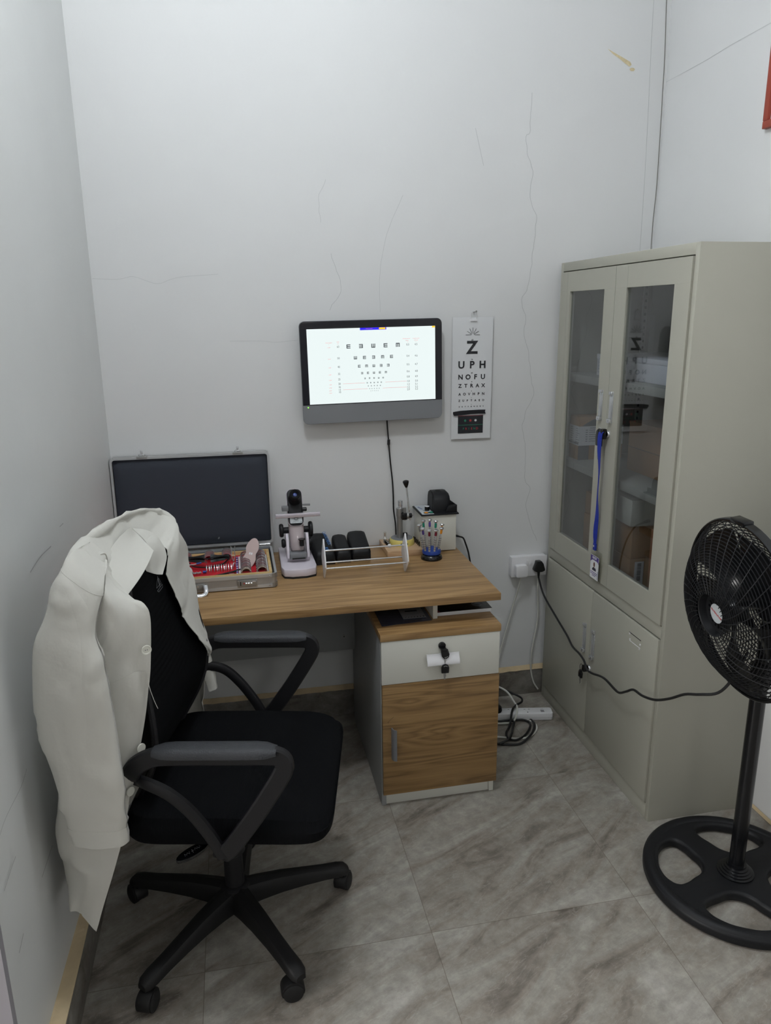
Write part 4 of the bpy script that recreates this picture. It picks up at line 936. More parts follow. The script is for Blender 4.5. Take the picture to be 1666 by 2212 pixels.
b.cyl((1.045, -.052, zb), (1.045, -.052, zb+.014), .006, 'steel', 14); b.cyl((1.029, -.118, zb), (1.029, -.118, zb+.013), .0072, 'white', 16, bev=.002)
b.build('rivet_dies', t)
b = MB(); b.cyl((1.024, -.052, zb), (1.024, -.052, zb+.014), .0065, 'steel', 14); b.cyl((1.024, -.052, zb+.014), (1.024, -.052, zb+.044), .0062, 'clearplastic', 18); b.lathe([(0, 0), (.005, 0), (0, .014)], 'white', loc=(1.024, -.052, zb+.015), seg=14); b.cyl((1.024, -.052, zb+.015), (1.024, -.052, zb+.040), .0012, 'brownboard', 8); b.build('glass_vial', t)

# ================================================================== FRAME HEATER
t = thing('frame_heater', 'off-white box heater with black top, knob and ribbed black hood at the desk corner', 'frame heater', (1.23, -.08, DZ))
hx0, hx1, hy0, hy1, hz = 1.156, 1.293, -.148, -.010, .903
b = MB(); b.box((hx0, hy0, DZ+.004), (hx1, hy1, hz), 'whitelaminate', .0015); b.build('housing', t)
b = MB(); b.box((hx0-.007, hy0-.008, hz), (hx1+.009, hy1+.004, hz+.006), 'black', .002); b.build('top_plate', t)
b = MB(); b.box((hx0-.001, hy0-.003, hz+.006), (hx0+.046, hy1-.002, hz+.0072), 'panelgrey', .0003)
b.text('HEATER', .012, 'blue', Matrix.Translation((hx0+.012, -.055, hz+.0075)) @ Matrix.Rotation(-math.pi/2+.15, 4, 'Z'), depth=.0001)
b.text('HF-6', .010, 'ink', Matrix.Translation((hx0+.018, -.098, hz+.0075)) @ Matrix.Rotation(-math.pi/2+.15, 4, 'Z'), depth=.0001); b.build('control_panel', t)
b = MB(); b.cyl((hx0+.031, -.097, hz+.0072), (hx0+.031, -.097, hz+.024), .0095, 'blackgloss', 24); b.cyl((hx0+.031, -.097, hz+.024), (hx0+.031, -.097, hz+.0256), .0092, 'white', 24); b.build('knob', t)
for x, m in ((hx0+.018, 'orange'), (hx0+.039, 'teal')):
    b = MB(); b.lathe([(0, 0), (.0105, 0), (.0105, .0015), (.006, .0015)], 'blackgloss', loc=(x, -.134, hz+.0072), seg=20); b.lathe([(0, .0015), (.0075, .0015), (.0065, .004), (0, .005)], m, loc=(x, -.134, hz+.0072), seg=20); b.build('switch', t)
b = MB(); prof = []
hood = [(-.122, hz+.006), (-.122, hz+.020), (-.118, hz+.050), (-.108, hz+.068), (-.090, hz+.078), (-.050, hz+.080), (-.034, hz+.074), (-.024, hz+.056), (-.020, hz+.006)]
x0, x1 = hx0+.052, hx0+.118
rows = []
for x, k in ((x0, .94), (x0+.005, 1), (x1-.012, 1), (x1-.002, .97), (x1+.003, .90)):
    rows.append([Vector((x, -.07+(y+.07)*(1 if k == 1 else k), hz+.006+(z-hz-.006)*k)) for y, z in hood])
b.grid(rows, 'black'); b.add(rows[0], [list(range(9))], 'black'); b.add(rows[-1], [list(range(9))[::-1]], 'black'); b.build('hood', t)
b = MB(); b.box((x0-.0008, -.106, hz+.012), (x0+.004, -.098, hz+.066), 'gap'); b.lathe([(0, 0), (.0105, 0), (.0105, .0006), (0, .0006)], 'gap', loc=(x0+.030, -.070, hz+.0802), seg=20); b.build('vent_slots', t)
b = MB(); b.prism([(x1-.022, hz+.006), (hx1+.006, hz+.006), (hx1+.006, hz+.034), (hx1+.001, hz+.036), (x1-.010, hz+.033)], -.138, -.132, 'black', axis='Y', bev=.001); b.prism([(-.138, hz+.006), (-.03, hz+.006), (-.03, hz+.030), (-.138, hz+.034)], hx1+.002, hx1+.006, 'black', axis='X', bev=.001); b.build('frame_rest', t)
# heater mains lead
t = thing('heater_cord', 'black mains cord from the heater dropping behind the right end of the desk', 'cord', (1.33, -.06, .74))
b = MB(); b.cyl((1.2935, -.060, .792), (1.318, -.060, .786), .0075, 'black', 12, .006, bev=.001); b.cyl((1.318, -.060, .786), (1.334, -.060, .781), .005, 'black', 12, .0035); b.build('plug', t)
b = MB(); b.tube([(1.334, -.060, .781), (1.352, -.056, .772), (1.366, -.045, .745), (1.385, -.035, .69), (1.400, -.03, .60), (1.405, -.03, .45), (1.42, -.04, .25), (1.43, -.06, .06), (1.44, -.12, .006), (1.45, -.22, .006)], .0035, 'blackcable'); b.build('cable', t)

# ================================================================== SCREWDRIVER STAND
t = thing('screwdriver_stand', 'round stand with blue top and black foot holding small optician screwdrivers', 'stand', (1.173, -.222, DZ))
b = MB(); b.lathe([(0, 0), (.041, 0), (.042, .004), (.039, .014), (.034, .018), (0, .018)], 'blackgloss', loc=(1.173, -.222, DZ), seg=44); b.build('foot', t)
b = MB(); b.lathe([(0, .0185), (.030, .0185), (.036, .023), (.037, .031), (.034, .037), (.016, .040), (.012, .048), (0, .049)], 'blue', loc=(1.173, -.222, DZ), seg=44); b.build('turntable', t)
cols = [('teal', 'green'), ('violet', 'purple'), ('teal', 'green'), ('orange', 'orange'), ('orange', 'orange'), ('maroon', 'magenta'), ('maroon', 'magenta'), ('violet', 'purple'), ('purple', 'violet')]
sd = [((1.155, -.190), (1.149, -.185, .897), 'teal', 'green'), ((1.176, -.188), (1.176, -.180, .898), 'violet', 'violet'), ((1.192, -.195), (1.199, -.188, .893), 'teal', 'green'),
      ((1.203, -.212), (1.219, -.208, .884), 'orange', None), ((1.198, -.232), (1.209, -.238, .878), 'orange', None), ((1.176, -.252), (1.180, -.262, .878), 'maroon', None), ((1.157, -.250), (1.153, -.262, .879), 'maroon', None),
      ((1.144, -.238), (1.130, -.248, .884), 'violet', None), ((1.141, -.215), (1.126, -.212, .888), 'steel', None)]
LB = ['watch screwdriver with a green collar, back left of the blue stand', 'watch screwdriver with a violet collar, at the centre back of the blue stand', 'watch screwdriver with a green collar, back right of the blue stand', 'watch screwdriver leaning outward at the far right of the blue stand', 'watch screwdriver with an orange collar, front right of the blue stand', 'watch screwdriver with a magenta collar, front centre of the blue stand', 'watch screwdriver with a magenta collar, front left of the blue stand', 'watch screwdriver with a dark violet collar at the left of the blue stand', 'watch screwdriver leaning outward at the far left rear of the blue stand']
for k, ((x, y), top, m, nm) in enumerate(sd):
    p0 = Vector((x, y, DZ+.0375)); p1 = Vector(top); d = (p1-p0); L = d.length
    R = d.to_track_quat('Z', 'Y').to_matrix().to_4x4(); R.translation = p0
    s = thing('screwdriver', LB[k], 'screwdriver', p0, 0, 'screwdrivers in the blue stand')
    b = MB(); b.lathe([(0, 0), (.0038, 0), (.0042, .004), (.0042, L*.50), (.0030, L*.56), (.0024, L*.72), (0, L*.72)], 'alu', seg=14, mtx=R)
    for q in range(5): b.lathe([(.0042, .008+q*.009), (.0046, .010+q*.009), (.0042, .012+q*.009)], 'steel', seg=14, mtx=R)
    b.build('handle', s)
    b = MB(); b.lathe([(0, L*.72), (.0040, L*.72), (.0046, L*.76), (.0046, L*.86), (.0040, L*.90), (0, L*.90)], m, seg=14, mtx=R); b.build('collar', s)
    b = MB(); b.lathe([(0, L*.90), (.0040, L*.90), (.0085, L*.95), (.0090, L*.975), (.0075, L), (0, L)], 'chrome', seg=18, mtx=R); b.build('swivel_cap', s)

# ================================================================== MONITOR
t = thing('wall_monitor', 'black and silver wall-mounted monitor showing a tumbling E eye chart', 'monitor', (.985, -.03, 1.458))
MR = Matrix.Translation((.985, -.052, 1.458)) @ Matrix.Rotation(-math.radians(.75), 4, 'Y')     # local x right, z up, -y to viewer
mw, mh = .544, .380
b = MB(); b.prism([(x, z) for x, z in rrect(mw, mh, .020, 6)], 0, .010, 'silver', axis='Y', bev=.002, mtx=MR); b.build('case_back', t)
b = MB(); b.box((-.17, .0105, -.13), (.17, .046, .13), 'black', .006, mtx=MR); b.build('wall_mount', t)
b = MB()
po = [p for p in rrect(mw-.003, mh-.003, .019, 6) if p[1] > -.118]
po = [(mw/2-.0015, -.118)]+po[:]+[(-mw/2+.0015, -.118)]
po = [p for i, p in enumerate(po) if i == 0 or p != po[i-1]]
b.prism(po, -.0025, -.0002, 'screenbezel', axis='Y', mtx=MR); b.build('bezel', t)
po = [p for p in rrect(mw-.003, mh-.003, .019, 6) if p[1] < -.1185]
po = po+[(mw/2-.0015, -.1185), (-mw/2+.0015, -.1185)]
po = sorted(po, key=lambda p: math.atan2(p[1]+.15, p[0]))
b = MB(); b.prism(po, -.0025, -.0002, 'silver', axis='Y', mtx=MR); b.build('chin', t)
b = MB(); b.lathe([(0, 0), (.0022, 0), (.0018, .001), (0, .0012)], 'led', seg=14, mtx=MR @ Matrix.Translation((-.252, -.0026, -.126)) @ Matrix.Rotation(math.pi/2, 4, 'X')); b.build('power_light', t)
sw, sh = .4890, .2760; sx0, sz1 = -.2450, .1610
scr = MB(); scr.box((sx0, -.0032, sz1-sh), (sx0+sw, -.0026, sz1), 'screen', mtx=MR); scr = scr.build('screen', t)
def SP(u, v, d=-.0036): return MR @ Matrix.Translation((sx0+u*sw, d, sz1-v*sh)) @ Matrix.Rotation(math.pi/2, 4, 'X')
b = MB()
def tumE(u, v, s, d, m='sink'):
    T = SP(u, v) @ Matrix.Rotation({'E': 0, 'W': math.pi/2, '3': math.pi, 'm': -math.pi/2}[d], 4, 'Z'); q = s/5
    b.box((-s/2, -s/2, 0), (-s/2+q, s/2, .0002), m, mtx=T)
    for k in (-2, 0, 2): b.box((-s/2+q, k*q-q/2, 0), (s/2, k*q+q/2, .0002), m, mtx=T)
RV = [.240, .393, .508, .602, .675, .736, .779, .817, .849]
RSP = [.0965, .071, .057, .047, .036, .028, .0235, .019, .0145]
RS = [.0147, .0115, .0098, .0078, .0055, .0045, .0037, .0028, .0022]
RO = ['E3WEm', 'WE3mE', 'EmW33', '3EWEm', '3mEWE', '3EWmE', 'EWmE3', '3EWEm', 'WE3mE']
for r in range(9):
    for k in range(5): tumE(.508+(k-2)*RSP[r], RV[r], RS[r], RO[r][k])
L = ['63', '50', '40', '32', '25', '20', '16', '13', '10']; Rn = ['0.3', '0.4', '0.5', '0.6', '0.8', '1.0', '1.2', '1.5', '2.0']; R5 = ['4.5', '4.6', '4.7', '4.8', '4.9', '5.0', '5.1', '5.2', '5.3']
Ls = ["3.162'", "2.512'", "1.995'", "1.585'", "1.259'", "1.000'", "0.794'", "0.631'", "0.501'"]
for r in range(9):
    b.text(L[r], .0105, 'sink', SP(.235, RV[r]), depth=.0001, sx=.85); b.text(Rn[r], .0105, 'sink', SP(.780, RV[r]), depth=.0001, sx=.85); b.text(R5[r], .0105, 'sink', SP(.846, RV[r]), depth=.0001, sx=.85)
    b.text(Ls[r], .0045, 'sred', SP(.165, RV[r]+.008), depth=.0001)
for u, v, s in ((.165, .185, "Visual angle(')"), (.165, .205, 'a'), (.235, .178, 'MAR'), (.235, .200, 'cm'), (.770, .160, 'Decimal record'), (.775, .185, 'V(dec)'), (.78, .207, 'V'), (.846, .160, '5 mark record'), (.846, .183, 'L(5 log)'), (.846, .205, 'L')): b.text(s, .0045, 'sred', SP(u, v), depth=.0001)
for u0, u1, v in ((.262, .435, .736), (.595, .768, .736), (.262, .455, .817), (.575, .768, .817)): b.box((0, -.0004, 0), ((u1-u0)*sw, .0004, .0002), 'sred', mtx=SP(u0, v))
b.box((0, -.0085, 0), (.205*sw, 0, .0002), 'sblue', mtx=SP(.408, 0)); b.box((0, -.0070, .0003), (.050*sw, -.0006, .0005), 'sorange', mtx=SP(.556, 0)); b.box((0, -.0060, 0), (.024*sw, -.0002, .0002), 'sorange', mtx=SP(.975, 0))
b.text('VISION CHART', .004, 'sred', SP(.48, .014, -.0040), depth=.0001)
b.build('chart_display', scr)
# crumpled protective film still on the bezel
b = MB(); rows = [[MR @ Vector((lerp(-.268, .268, j/40), -.0042-.0012*noise.noise(Vector((j*.35, i*.9, 3))), lerp(.163, .186, i/4))) for j in range(41)] for i in range(5)]
b.grid(rows, 'film'); b.build('protective_film', t)
t = thing('monitor_cable', 'thin black cable with an inline clip running down the wall from the monitor', 'cable', (1.045, -.015, 1.27))
b = MB(); b.tube([(1.044, -.030, 1.285), (1.045, -.016, 1.262), (1.051, -.010, 1.19), (1.058, -.009, 1.10), (1.066, -.009, 1.02), (1.069, -.009, .96), (1.070, -.009, .90), (1.077, -.009, .84), (1.079, -.012, .775)], .0030, 'blackcable'); b.build('cable', t)
b = MB(); b.cyl((1.0515, -.011, 1.165), (1.0525, -.011, 1.188), .0058, 'blackcable', 12, bev=.002); b.build('inline_clip', t)

# ================================================================== PAPER EYE CHART
t = thing('eye_chart', 'narrow white letter chart hanging from a nail, right of the monitor', 'eye chart', (1.393, -.006, 1.65))
cxm = 1.3925
b = MB(); rows = []
for i in range(25):
    z = lerp(1.652, 1.176, i/24)
    rows.append([Vector((lerp(1.3105, 1.4755, j/10)-.0015*i/24, -.0075-.0004*math.sin(j/10*math.pi)-.0003*noise.noise(Vector((i*.5, j*.5, 0))), z)) for j in range(11)])
b.grid(rows, 'paper', .0015); sheet = b.build('sheet', t)
b = MB(); rows = []
for i in range(25):
    z = lerp(1.654, 1.168, i/24)
    rows.append([Vector((lerp(1.3065, 1.4800, j/14), -.0125-.0012*math.sin(j/14*math.pi)-.0008*noise.noise(Vector((i*.8, j*.6, 5))), z)) for j in range(15)])
b.grid(rows, 'film'); b.build('plastic_sleeve', t)
def CT(zx, zy, d=-.0104):
    c0 = 472-(zy-140)*.0155
    return TF(cxm+(zx-c0)*.000245, d, 1.652-(zy-140)*.000241)
b = MB()
for k in range(7):
    a = math.pi*k/6; R = CT(467, 418)
    b.box((.0055, -.0007, 0), (.0275 if k not in (0, 6) else .029, .0007, .0002), 'ink', mtx=R @ Matrix.Rotation(a, 4, 'Z'))
def rowt(s, y, sp, h, bold):
    c0 = 472-(y-140)*.0155-(6 if len(s) > 1 else 10)
    for k, ch in enumerate(s): b.text(ch, h/.70, 'ink', CT(c0+(k-(len(s)-1)/2)*sp, y), depth=.0001, bold=bold)
rowt('Z', 628, 0, .047, .0022); rowt('UPH', 900, 178, .027, .0013); rowt('NOFU', 1095, 126, .0185, .0008); rowt('ZTRAX', 1237, 98, .0140, .0006)
rowt('AOVHPN', 1372, 80, .0098, .0004); rowt('ZUPTAED', 1478, 68, .0076, .0003); rowt('XDFPNHKBS', 1577, 51, .0047, .0002)
for s, y, h in (('60', 500, .006), ('36', 810, .005), ('24', 1026, .005), ('18', 1172, .0038), ('12', 1322, .003), ('9', 1434, .0028), ('6', 1542, .0028)): b.text(s, h/.7, 'inkgrey', CT(462-(y-500)*.016-3, y), depth=.0001, bold=.0002)
b.box((-.0525, -.036, 0), (.0525, .036, .0002), 'ink', mtx=CT(431, 1872)); b.box((-.0525, .0335, .0003), (.0525, .036, .0005), 'maroon', mtx=CT(431, 1872)); b.box((-.0520, -.0033, .0003), (.0520, -.0015, .0005), 'green', mtx=CT(431, 1872))
for x, m in ((340, 'green'), (430, 'redink'), (518, 'paper')): b.lathe([(0, 0), (.0048, 0), (0, .0001)], m, seg=20, mtx=CT(x, 1808, -.0110))
for k, ch in enumerate('FRIEND'): b.text(ch, .0125, 'green' if k % 2 == 0 else 'redink', CT(310+k*47, 1946, -.0110), depth=.0001, bold=.0002)
b.build('printed_letters', t)
b = MB(); TP = [(130, 1655), (250, 1640), (420, 1634), (560, 1632), (683, 1634), (672, 1665), (687, 1702), (560, 1698), (430, 1701), (300, 1712), (150, 1722), (128, 1690)]
b.add([CT(x, y, -.0150) @ Vector((0, 0, 0)) for x, y in TP], [list(range(len(TP)))], 'tape'); b.build('tape_strip', t)
b = MB(); b.tube([(1.382, -.012, 1.640), (1.381, -.013, 1.664), (1.388, -.013, 1.674), (1.398, -.013, 1.674), (1.405, -.013, 1.664), (1.405, -.012, 1.640)], .0016, 'film' if 0 else 'white', seg=8); b.box((1.379, -.0138, 1.636), (1.4085, -.0110, 1.645), 'white', .001); b.build('hanger', t)
b = MB(); b.cyl((1.396, 0, 1.670), (1.401, -.020, 1.673), .0016, 'steel', 10); b.cyl((1.401, -.020, 1.673), (1.4015, -.022, 1.6733), .0036, 'steel', 12); tag(b.build('nail'), 'small grey nail in the wall holding up the paper eye chart', 'nail')

# ================================================================== SOCKET, PLUGS, LEADS
t = thing('wall_socket', 'white double wall socket with two rocker switches, left of the steel cabinet', 'socket', (1.655, 0, .62))
b = MB(); b.box((1.577, -.030, .575), (1.7335, 0, .661), 'white', .0025); b.build('back_box', t)
b = MB(); b.box((1.575, -.036, .573), (1.7345, -.0302, .663), 'white', .0022); b.build('face_plate', t)
for x in (1.6455, 1.6625):
    b = MB(); b.box((x-.0055, -.0395, .625), (x+.0055, -.0355, .645), 'white', .001); b.box((x-.0045, -.0372, .6462), (x+.0045, -.0360, .6485), 'paper'); b.build('rocker_switch', t)
t = thing('white_plug', 'white square plug in the left side of the wall socket', 'plug', (1.612, -.05, .61))
b = MB(); b.prism(rrect(.052, .054, .010, 4, 1.6135, .606), -.064, -.0362, 'white', axis='Y', bev=.003); b.build('plug_body', t)
b = MB(); b.tube([(1.612, -.052, .580), (1.611, -.046, .55), (1.606, -.022, .48), (1.592, -.016, .42), (1.571, -.016, .33), (1.541, -.018, .22), (1.515, -.022, .12), (1.50, -.03, .04), (1.49, -.05, .006), (1.45, -.11, .006), (1.42, -.17, .006)], .0036, 'whitecable'); b.build('cable', t)
t = thing('fan_plug', 'black three-pin plug in the right side of the wall socket', 'plug', (1.695, -.05, .60))
b = MB(); b.prism([(1.680, .645), (1.702, .645), (1.711, .632), (1.719, .606), (1.716, .600), (1.704, .596), (1.684, .596), (1.670, .602), (1.669, .608), (1.677, .630)], -.062, -.0362, 'blackgloss', axis='Y', bev=.003); b.cyl((1.6945, -.048, .597), (1.6945, -.048, .576), .0065, 'blackgloss', 12, .0045); b.build('plug_body', t)
b = MB(); b.tube([(1.6945, -.048, .578), (1.697, -.050, .56), (1.702, -.10, .502), (1.708, -.22, .450), (1.712, -.31, .415), (1.708, -.374, .394), (1.704, -.44, .396), (1.700, -.49, .390), (1.696, -.525, .372), (1.700, -.56, .372), (1.704, -.61, .386), (1.700, -.664, .398), (1.698, -.73, .396), (1.695, -.769, .404), (1.690, -.82, .437), (1.690, -.86, .464), (1.688, -.92, .474), (1.688, -.99, .498), (1.69, -1.06, .54), (1.700, -1.116, .583), (1.71, -1.17, .61), (1.735, -1.215, .637), (1.76, -1.235, .69), (1.80, -1.23, .76)], .0042, 'blackcable', sub=5); b.build('cable', t)
t = thing('extension_lead', 'white lead rising beside the cabinet edge from floor to wall socket', 'lead', (1.70, -.02, .1))
b = MB(); b.tube([(1.700, -.034, .572), (1.703, -.024, .50), (1.712, -.018, .42), (1.712, -.016, .35), (1.697, -.017, .25), (1.690, -.018, .19), (1.691, -.018, .12), (1.705, -.019, .06), (1.727, -.022, .022)], .0036, 'whitecable'); b.build('cable', t)
# power strip and loose leads on the floor
t = thing('power_strip', 'white power strip on the floor between the desk and the steel cabinet', 'power strip', (1.55, -.20, 0), math.radians(-10.8))
SM = Matrix.Translation((1.495, -.188, 0)) @ Matrix.Rotation(math.radians(-10.8), 4, 'Z')
b = MB(); b.prism(rrect(.425, .052, .010, 4), .002, .034, 'white', bev=.003, mtx=SM); b.build('strip_body', t)
b = MB(); b.box((-.211, -.0262, .014), (.211, .0262, .0152), 'panelgrey', mtx=SM)
for k in range(5):
    x = -.165+k*.068
    if k < 5: b.box((x-.013, .010, .0339), (x-.006, .0122, .0344), 'gap', mtx=SM); b.box((x+.006, .010, .0339), (x+.013, .0122, .0344), 'gap', mtx=SM); b.box((x-.002, -.016, .0339), (x+.002, -.010, .0344), 'gap', mtx=SM)
b.box((.163, -.012, .0339), (.178, -.008, .0344), 'gap', mtx=SM); b.box((.163, -.003, .0339), (.178, .001, .0344), 'gap', mtx=SM); b.box((.165, .009, .0339), (.176, .0105, .0344), 'inkgrey', mtx=SM); b.build('socket_slots', t)
t = thing('floor_plug', 'black plug with a thick neck pushed into the power strip, beside the desk cupboard', 'plug', (1.43, -.17, .03))
b = MB(); b.lathe([(0, 0), (.022, 0), (.024, .006), (.020, .022), (.012, .028), (0, .029)], 'black', seg=24, mtx=SM @ Matrix.Translation((-.0240, .0, .0345))); b.cyl(SM @ Vector((-.0240, .006, .058)), SM @ Vector((-.0225, .058, .090)), .0115, 'black', 14, .0085); b.build('plug_body', t)
b = MB(); b.tube([SM @ Vector((-.0225, .056, .089)), (1.490, -.095, .096), (1.52, -.075, .080), (1.575, -.085, .055), (1.607, -.118, .046), (1.598, -.150, .044), (1.560, -.175, .044), (1.530, -.215, .046), (1.502, -.265, .012), (1.470, -.310, .007), (1.462, -.350, .007), (1.485, -.372, .008), (1.53, -.352, .009), (1.575, -.300, .009), (1.590, -.262, .008), (1.575, -.238, .010), (1.545, -.232, .011), (1.50, -.226, .010), (1.45, -.222, .008), (1.36, -.215, .006)], .0045, 'blackcable', sub=6); b.build('cable', t)
t = thing('loose_cord', 'black cord looped on the floor tiles in front of the power strip', 'cord', (1.52, -.31, 0))
b = MB(); b.tube([(1.36, -.34, .005), (1.41, -.378, .005), (1.445, -.392, .006), (1.50, -.395, .006), (1.560, -.355, .016), (1.600, -.290, .016), (1.607, -.245, .007), (1.600, -.222, .005)], .0048, 'blackcable'); b.build('cable', t)
t = thing('short_cord', 'short black cord running from the loops to the foot of the desk cupboard', 'cord', (1.49, -.32, 0))
b = MB(); b.tube([(1.41, -.392, .014), (1.452, -.380, .020), (1.478, -.345, .020), (1.500, -.300, .014), (1.520, -.262, .020), (1.515, -.247, .022)], .0048, 'blackcable'); b.build('cable', t)
t = thing('white_lead', 'white cord looping over and around the power strip on the floor', 'cord', (1.5, -.2, 0))
b = MB(); b.tube([(1.36, -.03, .09), (1.42, -.045, .10), (1.49, -.065, .095), (1.545, -.10, .075), (1.565, -.145, .046), (1.563, -.185, .043), (1.545, -.226, .030), (1.52, -.245, .012), (1.47, -.236, .006), (1.40, -.21, .006), (1.33, -.23, .005), (1.37, -.30, .005), (1.44, -.335, .005), (1.515, -.362, .005), (1.565, -.345, .005), (1.598, -.315, .005), (1.612, -.275, .005), (1.60, -.24, .005)], .0042, 'whitecable'); b.build('cable', t)

# ================================================================== OFFICE CHAIR
CH = thing('office_chair', 'black office swivel chair with mesh back and loop arms, a white coat over its back', 'chair', (.38, -1.065, 0), math.radians(-12))
def lp(mb, name): return mb.build(name, CH, local=True, ang=40)
# seat cushion
def superel(a, b_, n, k, N=64):
    t_ = 2*math.pi*k/N; c, s = math.cos(t_), math.sin(t_); return a*math.copysign(abs(c)**(2/n), c), b_*math.copysign(abs(s)**(2/n), s)
b = MB(); rows = []
for zz, kk in ((.458, .0), (.458, .90), (.462, .965), (.474, .99), (.495, 1.0), (.512, .985), (.524, .95), (.530, .88), (.533, .75), (.532, .5), (.530, .25), (.530, .0)):
    row = []
    for k in range(65):
        x, y = superel(.252, .258, 8.5, k % 64); f = max(0, x/.252)
        zf = -.022*f**3 if zz > .5 else 0
        taper = 1+.02*f
        row.append(Vector((.052+x*kk, -.006+y*kk*taper, zz+zf+(.006*(abs(y)/.258)**2 if zz > .52 else 0))))
    rows.append(row)
b.grid(rows, 'fabric'); lp(b, 'seat')
b = MB(); b.prism(rrect(.40, .40, .06, 6, .04, -.006), .440, .4575, 'chairplastic', bev=.004); lp(b, 'seat_pan')
# mesh back: lumbar bulge, waisted outline
prof = [(.50, -.190, .165), (.56, -.155, .195), (.62, -.122, .220), (.68, -.102, .238), (.74, -.098, .240), (.80, -.104, .234), (.88, -.116, .224), (.96, -.128, .213), (1.02, -.136, .203), (1.055, -.142, .188), (1.078, -.148, .165), (1.085, -.150, .13)]
PP = spline([Vector(p) for p in prof], 4)
b = MB(); rows = [[Vector((p.y+.004*(abs(s)**2.2)+.003*s, p.z*s*.97+.009, p.x)) for s in [-1+i/8 for i in range(17)]] for p in PP]
b.grid([[v+Vector((-.004, 0, 0)) for v in r] for r in rows], 'mesh', .006); lp(b, 'backrest')
edge = [r[0] for r in rows]+rows[-1][1:-1]+[r[-1] for r in rows[::-1]]+rows[0][1:-1][::-1]
b = MB(); b.tube([edge[i]+Vector((-.006, 0, 0)) for i in range(0, len(edge), 2)], .008, 'chairplastic', seg=8, closed=True, sub=2); lp(b, 'back_frame')
b = MB(); b.tube([(-.03, 0, .448), (-.16, 0, .455), (-.215, 0, .50), (-.20, 0, .58), (-.155, 0, .68)], .02, 'chairplastic', prof=[(.035, .01), (.035, -.01), (-.035, -.01), (-.035, .01)], upv=(0, 1, 0)); lp(b, 'back_bracket')
lg = MB(); T3 = Matrix.Translation((-.1315, -.004, 1.016)) @ Matrix.Rotation(-math.radians(8), 4, 'Y') @ Matrix.Rotation(math.pi/2, 4, 'Z') @ Matrix.Rotation(math.pi/2, 4, 'X')
for po in ([(-.0225, .0035), (-.0005, .0035), (-.0005, .022), (-.012, .013)], [(.004, .003), (.014, .003), (.009, .016), (.003, .021)], [(-.0005+.0015, -.003), (.0025, -.003), (.0025, .026), (.001, .026)], [(-.021, -.004), (.020, -.0015), (.018, -.0085), (-.014, -.0095)]):
    for a, c in zip(po, po[1:]+po[:1]):
        d = (Vector(c)-Vector(a)); n_ = Vector((-d.y, d.x)).normalized()*.0007
        lg.add([T3 @ Vector((a[0]-n_.x, a[1]-n_.y, 0)), T3 @ Vector((c[0]-n_.x, c[1]-n_.y, 0)), T3 @ Vector((c[0]+n_.x, c[1]+n_.y, 0)), T3 @ Vector((a[0]+n_.x, a[1]+n_.y, 0))], [[0, 1, 2, 3]], 'inkgrey')
lp(lg, 'sailboat_emblem')
# loop arms
def arm(s):
    n0 = .300*s
    sec = [(.021, .0065), (.017, .0105), (-.017, .0105), (-.021, .0065), (-.021, -.0065), (-.017, -.0105), (.017, -.0105), (.021, -.0065)]
    b = MB()
    main = [(-.150, n0-.045*s, .640), (-.145, n0-.02*s, .668), (-.125, n0-.005*s, .700), (-.085, n0, .724), (-.03, n0, .728), (.07, n0, .728), (.165, n0, .728), (.197, n0, .724), (.207, n0, .706), (.200, n0, .680), (.150, n0, .597), (.115, n0, .545), (.083, n0, .500), (.055, n0-.006*s, .468), (.045, n0-.035*s, .447), (.045, n0-.09*s, .441)]
    b.tube(main, .02, 'chairplastic', prof=sec, upv=(0, 1, 0), sub=6)
    b.tube([(-.150, n0-.045*s, .640), (-.110, n0-.012*s, .651), (-.060, n0, .634), (-.015, n0, .590), (.025, n0, .530), (.045, n0, .490), (.056, n0, .465)], .02, 'chairplastic', prof=[(.013, .006), (.009, .009), (-.009, .009), (-.013, .006), (-.013, -.006), (-.009, -.009), (.009, -.009), (.013, -.006)], upv=(0, 1, 0), sub=6)
    o = lp(b, 'armrest')
    b = MB(); rows = []
    for i in range(13):
        x = lerp(-.082, .192, i/12); e = .6 if i in (0, 12) else (.92 if i in (1, 11) else 1)
        rows.append([Vector((x, n0+yy*e, .738+zz*(1 if e == 1 else e))) for yy, zz in ((-.027, -.004), (-.027, .006), (-.022, .013), (-.01, .0155), (.01, .0155), (.022, .013), (.027, .006), (.027, -.004))])
    b.grid(rows, 'pad'); b.add(rows[0], [list(range(8))], 'pad'); b.add(rows[-1], [list(range(8))[::-1]], 'pad')
    me = b.build('arm_pad', o, local=True, ang=50)
arm(-1); arm(1)
